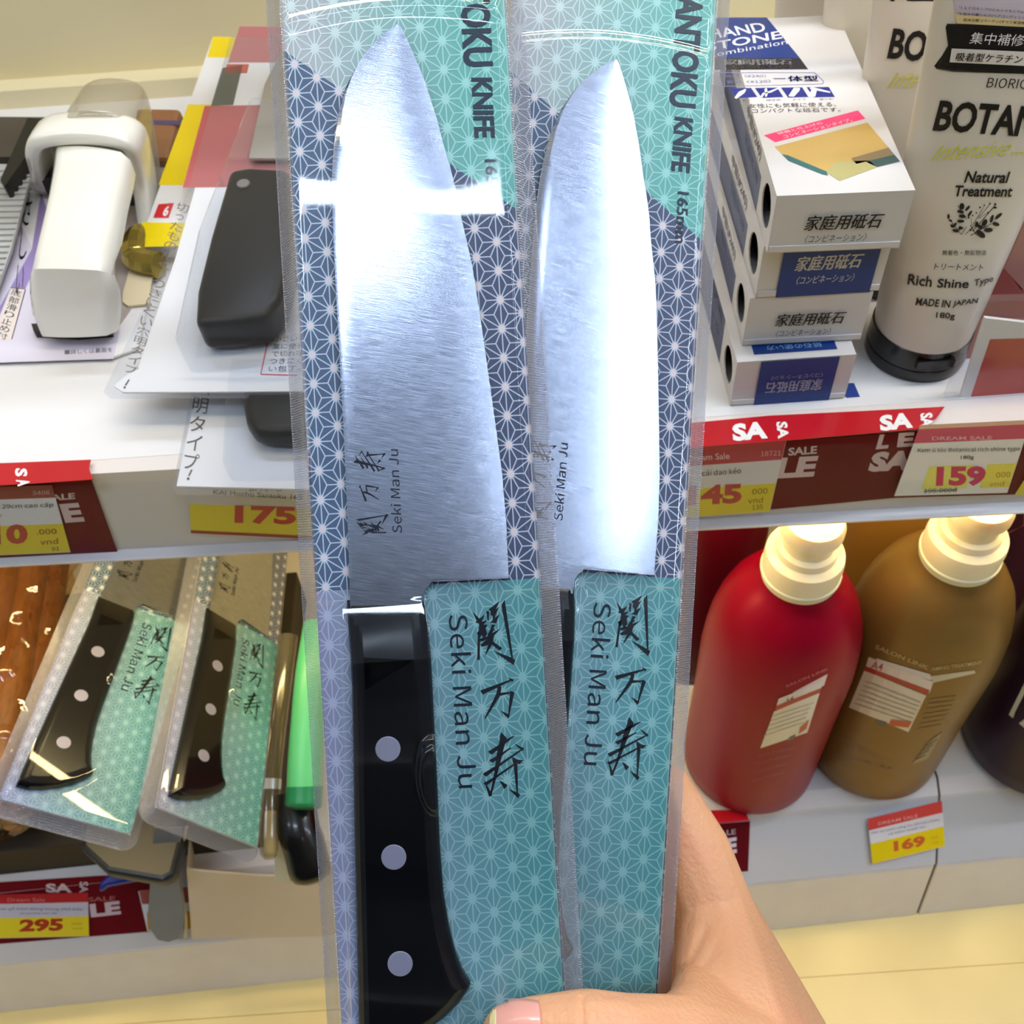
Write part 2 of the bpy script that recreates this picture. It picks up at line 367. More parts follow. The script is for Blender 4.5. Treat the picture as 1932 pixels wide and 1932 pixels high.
BL3 = [((640 + 335 / 10.73, 840 + 1833 / 10.73), (1000 - 335) / 10.73, (1833 - 1390) / 10.73), ((640 + 390 / 10.73, 840 + 1145 / 10.73), 415 / 10.73, 345 / 10.73), ((640 + 285 / 10.73, 840 + 548 / 10.73), 660 / 10.73, 440 / 10.73)]
# --- star lattice print
def clip(poly, a, b, c):                          # keep a*x + b*y <= c
    out = []
    for i in range(len(poly)):
        p, q = poly[i], poly[(i + 1) % len(poly)]; dp, dq = a * p[0] + b * p[1] - c, a * q[0] + b * q[1] - c
        if dp <= 0: out.append(p)
        if dp * dq < 0: t = dp / (dp - dq); out.append((p[0] + (q[0] - p[0]) * t, p[1] + (q[1] - p[1]) * t))
    return out
SL0, SL1 = lp(540, 98), lp(985, 402)              # slope between the pale upper field and the indigo field
_d = (SL1[0] - SL0[0], SL1[1] - SL0[1]); _n = (-_d[1], _d[0]); _c = _n[0] * SL0[0] + _n[1] * SL0[1]   # n.p > c above the slope
VB = lp(600, 1116)[1]
def mixc(a, b, t): t = min(max(t, 0), 1); return tuple(np.array(a) * (1 - t) + np.array(b) * t)
def region_polys(poly):
    """split an artwork polygon over the three fields"""
    up = clip(poly, -_n[0], -_n[1], -_c); lo = clip(poly, _n[0], _n[1], _c)
    return [(0, up), (1, clip(lo, 0, -1, -VB)), (2, clip(lo, 0, 1, VB))]
BGC = [((170, 178, 184), (98, 170, 162)), ((76, 96, 124), (66, 76, 102)), ((148, 148, 178), (76, 142, 144))]
LNC = [((205, 222, 222), (150, 210, 205)), ((182, 200, 216), (184, 190, 206)), ((184, 186, 212), (128, 184, 180))]
NDC = [((206, 220, 222), (152, 212, 206)), ((218, 208, 212), (222, 208, 206)), ((184, 186, 212), (130, 184, 180))]
def gcol(tab, r, x):
    t = (x - CW0) / (CW1 - CW0)
    if r == 2:
        a, b = tab[2]; mid = (124, 158, 168) if tab is BGC else (158, 190, 198)
        return mixc(a, mid, t / .35) if t < .35 else mixc(mid, b, (t - .35) / .65)
    if r == 0: t = t * 1.5 - .2
    return mixc(*tab[r], t)
def star_print(P, x0, x1, y0, y1):
    def put(poly, tab, layer):
        poly = clip(clip(clip(clip(poly, 1, 0, x1), -1, 0, -x0), 0, 1, y1), 0, -1, -y0)
        if len(poly) < 3: return
        for r, q in region_polys(poly):
            if len(q) >= 3:
                cx = sum(p[0] for p in q) / len(q); P.add(q, [tuple(range(len(q)))], gcol(tab, r, cx), layer)
    n = 16
    for i in range(n):
        a, b = x0 + (x1 - x0) * i / n, x0 + (x1 - x0) * (i + 1) / n; put([(a, y0), (b, y0), (b, y1), (a, y1)], BGC, 0)
    dx, dy = .00622, .00852; ax, ay = lp(913, 1392)
    for i in range(-12, 14):
        for j in range(-24, 42):
            cx = ax + i * dx; cy = ay + (j + (i % 2) * .5) * dy
            if cx < x0 - .01 or cx > x1 + .01 or cy < y0 - .01 or cy > y1 + .01: continue
            put([(cx + .00098 * math.cos(t), cy + .00115 * math.sin(t)) for t in [k * math.pi / 5 for k in range(10)]], NDC, 2)
            for k in range(12):
                ang = math.radians(90 + 30 * k)
                if k % 2 == 0: q = (dx * math.cos(ang) / .866 / 2, dy * math.sin(ang) / 2)
                else: q = (dx * math.cos(ang) / .866 / 1.7320508, dy * math.sin(ang) / 1.7320508)
                l = math.hypot(*q); nx, ny = -q[1] / l, q[0] / l; w0, w1 = .00050, .00018
                put([(cx + nx * w0, cy + ny * w0), (cx + q[0] * .42 + nx * w1, cy + q[1] * .42 + ny * w1), (cx + q[0] + nx * w1, cy + q[1] + ny * w1), (cx + q[0] - nx * w1, cy + q[1] - ny * w1), (cx + q[0] * .42 - nx * w1, cy + q[1] * .42 - ny * w1), (cx - nx * w0, cy - ny * w0)], LNC, 1)
# --- outlines
TIP = (750, 45)
LEFT = [(750,45),(733,56),(712,75),(691,97),(676,116),(663,140),(653,160),(644,186),(637,215),(632,246),(628,280),(625.5,323),(625.5,362),(627,414),(629,466),(632,530),(638,640),(647,800),(654,960),(659,1092)]
RIGHT = [(750,45),(755,48),(766.5,70),(777,93),(787,116),(798,142),(810.5,179),(823.5,220),(839,280),(849,313),(860,355),(870,409),(880,450),(891,500),(905,590),(918,680),(928,750),(935,800),(947,890),(955,981),(960,1092)]
def xat(tab, y):
    ys = [p[1] for p in tab]; return float(np.interp(y, ys, [p[0] for p in tab]))
HL = [(652,1134),(655,1180),(660,1240),(663,1300),(668,1600),(672,1760),(676,1932),(679,1992)]
HR = [(798,1134),(806,1180),(812,1240),(815,1300),(824,1480),(829,1600),(836,1690),(846,1750),(858,1798),(872,1836),(887,1860)]
HBUT = [(885,1868),(866,1896),(838,1924),(800,1952),(755,1976),(715,1990)]
HOUT = lps(HL, .004) + lps(HBUT[::-1], .004) + lps(HR[::-1], .004)      # counter-clockwise
def inset(poly, d):
    n = len(poly); out = []
    for i in range(n):
        p0, p, p1 = (np.array(poly[k % n]) for k in (i - 1, i, i + 1)); a = p - p0; a /= np.linalg.norm(a); b = p1 - p; b /= np.linalg.norm(b)
        na, nb = np.array([-a[1], a[0]]), np.array([-b[1], b[0]]); m = na + nb; m /= max(m @ m / 2, .45) ; out.append(tuple(p + m * d))
    return out
_ar = sum(HOUT[i][0] * HOUT[(i + 1) % len(HOUT)][1] - HOUT[(i + 1) % len(HOUT)][0] * HOUT[i][1] for i in range(len(HOUT)))
if _ar < 0: HOUT = HOUT[::-1]
YF = lp(730, 1242)[1]; YT = lp(730, 1134)[1]
hz = lambda y: 1.0 if y < YF else 1 - .38 * ((y - YF) / (YT - YF))
def handle_mesh():
    rings = [(0, .0006, 0), (0, .0028, 1), (.0006, .0040, 1), (.0020, .0056, 1), (.0036, .0068, 1), (.0044, .0071, 1)]
    V = []; F = []; n = len(HOUT)
    for ins, z, _ in rings:
        V += [(x, y, max(z * hz(q[1]), .0006) if z > .001 else z) for (x, y), q in zip(inset(HOUT, ins), HOUT)]
    for r in range(len(rings) - 1):
        for i in range(n): k = (i + 1) % n; F.append((r * n + i, r * n + k, (r + 1) * n + k, (r + 1) * n + i))
    b = (len(rings) - 1) * n
    for half in ([i for i in range(n) if HOUT[i][1] <= YF + .0008], [i for i in range(n) if HOUT[i][1] >= YF - .0008]):
        k = next((j for j in range(len(half)) if half[j] - half[j - 1] not in (1,) and j > 0), 0); half = half[k:] + half[:k]
        t = tessellate_polygon([[Vector((V[b + i][0], V[b + i][1], 0)) for i in half]]); F += [tuple(b + half[i] for i in f) for f in t]
    F.append(list(range(n))[::-1]); return V, F
def blade_mesh():
    ys = sorted(set([45, 47, 50, 56, 66, 80, 100, 120, 145, 175, 210] + list(range(250, 1092, 28)) + [1092])); M = 14; V = []; F = []; UV = []
    for y in ys:
        xl, xr = xat(LEFT, y), xat(RIGHT, y); w = xr - xl; fw = min(13 * min(max((y - 90) / 200, 0), 1), w * .3)
        a = lp(xl, y, .003); b = lp(xr, y, .003); ff = fw / w if w > 1e-6 else .2
        for k in range(M + 1):
            s = 0 if k == 0 else ff + (1 - ff) * ((k - 1) / (M - 1)); t = 0 if k == 0 else (k - 1) / (M - 1)
            x = a[0] + (b[0] - a[0]) * s; yy = a[1] + (b[1] - a[1]) * s
            zz = .0021 if (k == 0 and fw > .5) else .0030 - .0017 * t ** 3 * min(1, w / 200)
            V.append((x, yy, zz)); UV.append((x * 10, yy * 10))
    for j in range(len(ys) - 1):
        for k in range(M): F.append((j * (M + 1) + k, (j + 1) * (M + 1) + k, (j + 1) * (M + 1) + k + 1, j * (M + 1) + k + 1))
    # neck going down under the handle, flat
    q = [(659,1092),(815,1092),(812,1102),(803,1110),(798,1122),(798,1150),(661,1150)]; b = len(V)
    for p in q: x, y = lp(*p, .003); V.append((x, y, .00295)); UV.append((x * 10, y * 10))
    F.append([b + i for i in range(len(q))][::-1])
    # back side
    out = LEFT + [(661,1150),(798,1150),(798,1122),(803,1110),(815,1098),(960,1092)] + RIGHT[1:-1][::-1]; b = len(V)
    for p in out: x, y = lp(*p, .003); V.append((x, y, .0010)); UV.append((x * 10, y * 10))
    n = len(out); F.append([b + i for i in range(n)]); c = len(V)
    for p, z in zip(out, [0] * n): 
        x, y = lp(*p, .003); w = 1 - .0; V.append((x, y, .0014 if p in RIGHT else .0022)); UV.append((x * 10, y * 10))
    for i in range(n): k = (i + 1) % n; F.append((b + i, b + k, c + k, c + i))
    return V, F, UV
def polydist(poly, X, Y):
    P = np.array(poly); d = np.full(X.shape, 1e9); ins = np.zeros(X.shape, bool); n = len(P)
    for i in range(n):
        a, b = P[i], P[(i + 1) % n]; ab = b - a; t = np.clip(((X - a[0]) * ab[0] + (Y - a[1]) * ab[1]) / (ab @ ab), 0, 1)
        d = np.minimum(d, np.hypot(X - a[0] - t * ab[0], Y - a[1] - t * ab[1]))
        c = ((a[1] > Y) != (b[1] > Y)) & (X < (b[0] - a[0]) * (Y - a[1]) / (b[1] - a[1] + 1e-12) + a[0]); ins ^= c
    return np.where(ins, -d, d)
def blister_mesh():
    nx, ny = 92, 420; xs = np.linspace(CW0 + .0005, CW1 - .0005, nx); ys = np.linspace(CBOT + .001, CTOP - .001, ny); X, Yg = np.meshgrid(xs, ys)
    ss = lambda t: np.clip(t, 0, 1) ** 2 * (3 - 2 * np.clip(t, 0, 1))
    d = polydist(HOUT, X, Yg); hzv = np.clip((Yg - YF) / (YT - YF), 0, 1)
    ztop = .0090 - .0030 * hzv ** 1.3
    # blade chamber: film well above the card; lower right field: film close to the card
    up = ss((Yg - lp(900, 1118)[1]) / .0025 + .5); zb_ = .0034 + .0022 * up
    edge = ss((X - CW0) / .0030) * ss((CW1 - X) / .0030) * ss((CTOP - Yg) / .003) * ss((Yg - CBOT) / .003)
    Zg = zb_ + (ztop - zb_) * ss(1 - (d - .0006) / .0028)
    # arched ridge near the top and finger dimple beside the handle
    xm = (CW0 + CW1) / 2; arch = lp(750, 28)[1] + .0 - ((X - xm) / .034) ** 2 * .0042; Zg = Zg + .0007 * np.exp(-((Yg - arch) / .0022) ** 2)
    fx, fy = lp(822, 1450); r = np.hypot((X - fx) / .0045, (Yg - fy) / .011); Zg = Zg + .0030 * ss((1.1 - r) / .35)
    # slow unevenness of thin formed plastic
    Zg = Zg + .00010 * np.sin(X * 190 + Yg * 23) * up + .00006 * np.sin(Yg * 160 + X * 55)
    Zg = .0006 + (Zg - .0006) * np.where(edge > 0, edge, 0) ** .5
    V = np.stack([X, Yg, Zg], -1).reshape(-1, 3)
    F = [(j * nx + i, j * nx + i + 1, (j + 1) * nx + i + 1, (j + 1) * nx + i) for j in range(ny - 1) for i in range(nx - 1)]
    return V, F
def rim_mesh():
    """flared side walls round the card with rounded corners, ending in a thin lip"""
    def ring(off, z, r):
        x0, x1, y0, y1 = CW0 - off, CW1 + off, CBOT - off, CTOP + off; o = []
        for cx, cy, a0 in ((x1 - r, y1 - r, 0), (x0 + r, y1 - r, 90), (x0 + r, y0 + r, 180), (x1 - r, y0 + r, 270)):
            for k in range(7): a = math.radians(a0 + 15 * k); o.append((cx + r * math.cos(a), cy + r * math.sin(a), z))
        return o
    R = [ring(-.0004, .0008, .003), ring(.0002, .0008, .0034), ring(.0010, -.0004, .004), ring(.0046, -.0066, .007), ring(.0056, -.0068, .008), ring(.0056, -.0074, .008)]
    n = len(R[0]); V = [p for r in R for p in r]; F = []
    for j in range(len(R) - 1):
        for i in range(n): k = (i + 1) % n; F.append((j * n + i, j * n + k, (j + 1) * n + k, (j + 1) * n + i))
    return V, F
# --- materials of the pack
def blade_mat():
    m = mat('brushed_blade', (218, 226, 244), .30, metal=1, noise=.03, nscale=200); nt = m.node_tree; b = nt.nodes['Principled BSDF']; N = nt.nodes.new; L = nt.links.new
    uv = N('ShaderNodeUVMap'); mp = N('ShaderNodeMapping'); mp.inputs['Rotation'].default_value = (0, 0, math.radians(-13)); mp.inputs['Scale'].default_value = (9, 330, 1)
    nz = N('ShaderNodeTexNoise'); nz.inputs['Scale'].default_value = 1; nz.inputs['Detail'].default_value = 4
    mp.vector_type = 'TEXTURE'; mp.inputs['Scale'].default_value = (1 / 14, 1 / 420, 1)
    L(uv.outputs[0], mp.inputs[0]); L(mp.outputs[0], nz.inputs['Vector'])
    bp = N('ShaderNodeBump'); bp.inputs['Strength'].default_value = .05; bp.inputs['Distance'].default_value = .0003; L(nz.outputs['Fac'], bp.inputs['Height']); L(bp.outputs[0], b.inputs['Normal'])
    rr = N('ShaderNodeMapRange'); rr.inputs['To Min'].default_value = .17; rr.inputs['To Max'].default_value = .30; L(nz.outputs['Fac'], rr.inputs[0]); L(rr.outputs[0], b.inputs['Roughness'])
    vm = [n for n in nt.nodes if n.type == 'VECT_MATH'][0]; m3 = N('ShaderNodeMapRange'); m3.inputs['From Min'].default_value = .3; m3.inputs['From Max'].default_value = .7; m3.inputs['To Min'].default_value = .72; m3.inputs['To Max'].default_value = 1.12; L(nz.outputs['Fac'], m3.inputs[0]); L(m3.outputs[0], vm.inputs['Scale'])
    b.inputs['Anisotropic'].default_value = .5; tg = N('ShaderNodeTangent'); tg.direction_type = 'UV_MAP'; L(tg.outputs[0], b.inputs['Tangent'])
    return m
m_blade = blade_mat()
m_handle = mat('black_handle', (5, 6, 11), .22, noise=.05, spec=.3)
m_rivet = mat('satin_rivet', (150, 148, 168), .45, metal=.3, noise=.03)
m_film = film('blister_film', rough=.035)
m_rim = film('blister_rim', tint=(238, 241, 250), rough=.14, frost=.45, frost_col=(158, 158, 166), bump=.35, bscale=420, wave=True)
def pack_art(P):
    star_print(P, CW0, CW1, CBOT, CTOP)
    q = lambda *a: [lp(*p) for p in a]
    def t(s, BL, BR, TL, b, col=(22, 30, 50)): P.text(s, *q(BL, BR, TL), col, b, 4)
    t('SANTOKU', (861, -130), (874, 127), (918, -132), .035, (12, 34, 54)); t('KNIFE', (889, 147), (895, 260), (928, 147), .035, (12, 34, 54)); t('165mm', (914, 301), (921, 408), (938, 301), .02, (12, 34, 54))
    t('Seki Man Ju', (846, 1160), (865, 1487), (884, 1158), 0, (22, 30, 46))
    for g in KAN:
        for p in g: P.poly([lp(*k) for k in p], (14, 18, 28), 4)
    y = lp(1020, 1160)[1]
    while y > CBOT + .01: P.rect(CW1 - .0005, y - .0056, CW1, y, (24, 36, 64), 3); y -= .0068
    P.poly([lp(*k) for k in [(560,-190),(760,-202),(760,-120),(560,-108)]], (232, 236, 236), 3)
def blade_art(P):
    for (g, (lo, hi), (o, h, w)) in zip(KAN, GB, BL3):
        for p in g: P.poly([lp(o[0] + (y - lo[1]) / (hi[1] - lo[1]) * h, o[1] - (x - lo[0]) / (hi[0] - lo[0]) * w, .003) for x, y in p], (22, 24, 38), 0)
    P.text('Seki Man Ju', lp(759, 1006, .003), lp(751, 848, .003), lp(739.5, 1005, .003), (30, 32, 50), 0, 0)
def make_pack(mw, label, group=None):
    t = thing('packaged_knife', None, label, 'packaged knife', group, mw)
    c = mk('backing_card', *hexa([(x, y, z) for z in (-.0006, 0) for x, y in ((CW0, CBOT), (CW1, CBOT), (CW1, CTOP), (CW0, CTOP))]), CARDW, t, local=True)
    P = Print(LOC, .00005); pack_art(P); P.build('card_print', c, PAPER, local=True, label='star lattice print in indigo, teal and lavender with black lettering')
    V, F, UV = blade_mesh(); b = mk('blade', V, F, m_blade, t, smooth=True, uv=UV, local=True, angle=25, label='brushed steel blade')
    P = Print(lambda x, y, h: (x, y, .0031 + h * .6)); blade_art(P); P.build('blade_lettering', b, GLOSSY, local=True)
    h = mk('handle', *handle_mesh(), m_handle, t, smooth=True, local=True, angle=11, label='black handle with three rivets')
    for px, py in ((732, 1413), (743, 1617), (755, 1818)):
        x, y = lp(px, py, .0071); V, F = lathe([(.0001, .0074), (.0034, .0074), (.00345, .0074), (.0036, .0073), (.0036, .006)][::-1], (x, y, 0), seg=32); mk('rivet', V, F, m_rivet, h, smooth=True, local=True, angle=40)
    V, F = blister_mesh(); mk('blister', V, F, m_film, t, smooth=True, local=True, label='clear moulded plastic cover')
    V, F = rim_mesh(); mk('blister_rim', V, F, m_rim, t, smooth=True, local=True, angle=50, label='cloudy flared plastic rim')
    return t
def cammat(R, tr):
    m = Matrix.Identity(4); RW = W @ np.array(R); p = CAM + W @ np.array(tr)
    for i in range(3):
        for j in range(3): m[i][j] = RW[i, j]
        m[i][3] = p[i]
    return m
def rod(w):
    w = np.array(w); t = np.linalg.norm(w); k = w / t; K = np.array([[0, -k[2], k[1]], [k[2], 0, -k[0]], [-k[1], k[0], 0]]); return np.eye(3) + math.sin(t) * K + (1 - math.cos(t)) * K @ K
c_, s_ = math.cos(TH), math.sin(TH)
M1 = cammat([[c_, -s_, 0], [s_, c_, 0], [0, 0, 1]], [(820 - 966) * .3 / 1932, 0, -.3])
pack1 = make_pack(M1, 'packed knife with whole black three-rivet handle, held in front on the left')
def copy_pack(mw, label):
    r = pack1.copy(); S.collection.objects.link(r); r.matrix_world = mw; r['label'] = label
    for ch in list(pack1.children):
        c = ch.copy(); S.collection.objects.link(c); c.parent = r
        for g in ch.children: d = g.copy(); S.collection.objects.link(d); d.parent = c
    return r
for o in (pack1,): o['group'] = 'packaged knives with star lattice cards'
M2 = cammat(rod([-3.19149824e-02, 3.10429586e-02, -6.61097118e-02]), np.array([2.51892088e+01, 1.98159622e+00, -3.19088723e+02]) / 1000 * 1.014)
copy_pack(M2, 'packed knife held behind on the right, its handle hidden by the front pack')
MA = cammat(rod([-8.23674695e-01, 5.26885022e-01, -2.17899245e-01]), np.array([-2.24041492e+02, -4.52285564e+01, -6.37421620e+02]) / 1000)
copy_pack(MA, 'leftmost packed knife lying on the lower shelf beside the brown bundle')
MB = cammat(rod([-7.85533988e-01, 8.43750637e-01, -2.67796367e-01]), np.array([-1.74053773e+02, -5.66747034e+01, -6.65476711e+02]) / 1000)
copy_pack(MB, 'packed knife on edge in the white tray on the lower shelf')
# ================================================================== UPPER SHELF, RIGHT: sharpening stone boxes
def boxside(P, fl): pass
BLUE = (8, 50, 124); BINK = (28, 32, 96)
def stone_box(fl, frp, z, style, label):
    A = Z(*fl, z); B = Z(*frp, z); d = B - A; d /= np.linalg.norm(d); w, L, h = .0512, .1415, .0258
    n = np.array([-d[1], d[0], 0]); up = np.array([0, 0, 1.]); C = A + d * w / 2
    t = thing('stone_box', C, label, 'box', 'stacked sharpening stone boxes')
    pt = lambda a, b, c: A + d * a + n * b + up * c
    # carton: hole in the left side is a real opening with a dark inside
    V = []; F = []
    hc, hb, hr = .0125, .0135, .0088      # hole centre height, distance from front, radius
    ring = [(hb + hr * .98 * math.cos(k * math.pi / 8), hc + hr * math.sin(k * math.pi / 8)) for k in range(16)]
    sq = [(0, 0), (.027, 0), (.027, h), (0, h)]
    body = [pt(0, 0, 0), pt(w, 0, 0), pt(w, L, 0), pt(0, L, 0), pt(0, 0, h), pt(w, 0, h), pt(w, L, h), pt(0, L, h)]
    Vb = list(body); Fb = [(0, 3, 2, 1), (4, 5, 6, 7), (0, 1, 5, 4), (1, 2, 6, 5), (2, 3, 7, 6)]
    i0 = len(Vb); Vb += [pt(0, .030, 0), pt(0, .030, h)]; Fb += [(3, 0 + i0, i0 + 1, 7)]
    r0 = len(Vb); Vb += [pt(0, b, c) for b, c in ring]; r1 = len(Vb); Vb += [pt(.0006, b, c) for b, c in ring]
    cor = {0: i0 + 1, 1: 4, 2: 0, 3: i0}
    for q in range(4):
        for k in range(q * 4, q * 4 + 4): Fb.append((cor[q], r0 + k, r0 + (k + 1) % 16))
        Fb.append((cor[q], r0 + (q * 4 + 4) % 16, cor[(q + 1) % 4]))
    for k in range(16): Fb.append((r0 + k, r1 + k, r1 + (k + 1) % 16, r0 + (k + 1) % 16))
    mk('carton', Vb, Fb, mat('box_card', (206, 203, 201), .42, noise=.015), t)
    mk('stone', *hexa([pt(a, b, c) for c in (.003, h - .003) for a, b in ((.0045, .004), (w - .003, .004), (w - .003, L - .004), (.0045, L - .004))]), mat('dark_stone', (18, 18, 20), .8, noise=.2), t)
    mk('end_flap', *merge(hexa([pt(a, b, c) for c in (.0008, .0034) for a, b in ((.0005, -.0006), (w - .0005, -.0006), (w - .0005, 0), (.0005, 0))])), mat('box_card', (226, 222, 220)), t)
    F_ = Plane(A, B, A + up); hh = .00065
    P = Print(lambda x, y, k: F_.pt(x * w, y * h, k + .00066)); c = (30, 30, 36)
    if style in (1, 3):
        P.text('家庭用砥石', (.24, .40), (.80, .40), (.26, .66), c, .03); P.text('〈コンビネーション〉', (.26, .18), (.72, .18), (.27, .32), c, .003)
    if style == 2:
        P.rect(.16, .0, .92, .96, BLUE, 0); P.rect(.86, 0, .92, .96, BLUE, 1)
        P.text('家庭用砥石', (.27, .50), (.78, .50), (.29, .78), WHITE, .03); P.text('〈コンビネーション〉', (.30, .24), (.76, .24), (.31, .40), WHITE, .012)
    if style == 4:
        P.rect(.20, 0, .86, 1, BLUE, 0)
        P.text('家庭用砥石', (.76, .52), (.28, .52), (.76, .26), (205, 210, 225), .02); P.text('〈コンビネーション〉', (.75, .66), (.31, .66), (.75, .56), (190, 198, 222), .01)
        P.V = P.V
    P.build('end_print', t, PAPER)
    # side print (dark blue panel with small white and blue lettering)
    s = Plane(pt(0, 0, 0), pt(0, L, 0), pt(0, 0, h))
    P = Print(lambda x, y, k: s.pt(x, y * h, k))
    P.rect(.028, .0, L, .62 if style < 4 else 1, (22, 40, 92), 0); 
    P.text('中目(#240)', (.070, .72), (.034, .72), (.070, .95), BINK, .02); P.text('刃の少ないときに', (.068, .64), (.034, .64), (.068, .70), BINK, 0)
    P.text('荒目(#120)', (.068, .30), (.034, .30), (.068, .52), (120, 135, 180), .01)
    P.build('side_print', t, PAPER)
    if style == 1:
        T = Plane(pt(0, 0, h), pt(w, 0, h), pt(0, L, h)); P = Print(lambda x, y, k: T.px(x, y, k)); g = lambda *a: fr(a, 1360, 30, 5.084)
        P.poly(g((-60, 15), (440, 15), (760, 405), (-60, 405)), BLUE, 0); P.poly(g((-60, 405), (760, 405), (838, 512), (-60, 518)), (18, 20, 38), 0)
        tx = lambda s_, a, b, c2, col, bo=0: P.text(s_, *g(a, b, c2), col, bo, 2)
        tx('HAND', (-100, 222), (440, 146), (-140, 136), WHITE, .01); tx('STONE', (-130, 338), (590, 215), (-145, 262), WHITE, .01); tx('Combination', (-110, 400), (640, 268), (-118, 358), WHITE, .0)
        tx('家庭用砥石', (40, 468), (680, 466), (30, 415), WHITE, .03); tx('〈コンビネーション〉', (118, 505), (680, 500), (110, 475), WHITE, .01)
        P.poly(g((-60, 541), (900, 541), (990, 625), (980, 655), (-60, 680), (-60, 676), (972, 650), (982, 628), (895, 546), (-60, 546)), (130, 132, 175), 1)
        tx('中目〈#240〉', (60, 592), (440, 588), (50, 565), (96, 98, 160)); tx('荒目〈#120〉', (60, 652), (485, 640), (50, 622), (96, 98, 160))
        P.poly(g((505, 598), (620, 598), (625, 604), (508, 604)), BINK, 1); tx('体型', (650, 628), (935, 626), (640, 575), (34, 44, 150), .03)
        for k, (x0, x1) in enumerate(((80, 290), (325, 540), (575, 780), (822, 1035))):
            P.poly(g((x0, 695 - k * 4), (x1, 690 - k * 3), (x1 + 60, 778), (x0 + 70, 790 - k * 3)), (16, 36, 124), 0)
        for a in ([(150, 795), (130, 785), (170, 730), (235, 700), (243, 710), (225, 740)], [(380, 778), (400, 740), (470, 720), (545, 690), (550, 700), (480, 735), (420, 745), (400, 782)], [(420, 700), (440, 690), (450, 740), (440, 775), (425, 775)],
                  [(648, 770), (700, 690), (760, 690), (755, 715), (700, 775)], [(840, 775), (870, 710), (850, 690), (880, 683), (1045, 725), (1050, 738), (920, 715), (905, 775)]): P.poly(g(*a), WHITE, 1)
        tx('包丁', (210, 825), (290, 820), (205, 803), BINK); tx('はさみ', (440, 815), (575, 810), (438, 798), BINK); tx('ナイフ', (690, 810), (815, 806), (686, 795), BINK); tx('鎌(かま)', (950, 808), (1080, 804), (946, 793), BINK)
        tx('女性にも気軽に使える、', (270, 885), (1110, 868), (262, 842), (70, 60, 52)); tx('コンパクトな砥石です。', (300, 932), (1150, 918), (295, 890), (70, 60, 52))
        P.poly(g((412, 1145), (1315, 905), (1388, 985), (522, 1212)), (246, 62, 118), 0)
        tx('研磨と仕上げの', (560, 1140), (985, 1035), (530, 1120), (255, 214, 224)); tx('コンビネーションタイプ。', (610, 1175), (1265, 1010), (590, 1145), (255, 214, 224))
        P.poly(g((515, 1255), (1405, 1022), (1610, 1262), (1135, 1530), (1000, 1500), (585, 1320)), (198, 164, 94), 0)
        P.poly(g((1250, 1365), (1610, 1262), (1665, 1330), (1300, 1420)), (140, 118, 84), 1); P.poly(g((1390, 1400), (1665, 1330), (1720, 1395), (1500, 1450)), (66, 88, 84), 1)
        P.poly(g((585, 1325), (640, 1335), (1010, 1490), (1030, 1530), (980, 1522), (650, 1390)), (52, 104, 104), 1); P.poly(g((1000, 1490), (1110, 1400), (1420, 1385), (1500, 1450), (1140, 1582)), (176, 168, 112), 1)
        P.build('top_print', t, GLOSSY)
    if style == 4:
        T = Plane(pt(0, 0, h), pt(w, 0, h), pt(0, L, h)); P = Print(lambda x, y, k: T.pt(x, y, k)); P.rect(.008, .004, .044, .016, BLUE); P.text('砥石の使い方', (.038, .009), (.014, .009), (.038, .006), (120, 170, 210)); P.build('top_print', t, GLOSSY)
    return t
stone_box((1378, 765), (1600, 750), zu + .0002, 4, 'bottom box of the stack, blue label upside down, standing on the shelf')
stone_box((1400, 652), (1632, 640), zu + .0262, 3, 'white-ended stone box second from the bottom of the stack')
stone_box((1425, 562), (1655, 548), zu + .0522, 2, 'stone box with a blue end label, under the top box')
stone_box((1447, 478), (1695, 468), zu + .0782, 1, 'top box of the stack with blue, pink and gold printed lid')
lf = thing('folded_leaflet', Z(1610, 750, zu), 'small blue folded leaflet corner peeking out beside the bottom box', 'leaflet')
mk('sheet', *prism(Plane(Z(1380, 770, zu), Z(1600, 755, zu), Z(1500, 500, zu)), [tuple(Plane(Z(1380, 770, zu), Z(1600, 755, zu), Z(1500, 500, zu)).ab(Z(x, y, zu))) for x, y in ((1598, 751), (1622, 749), (1611, 724), (1560, 725))], .0001, .0004), mat('leaflet_blue', (26, 56, 130), .5), lf)
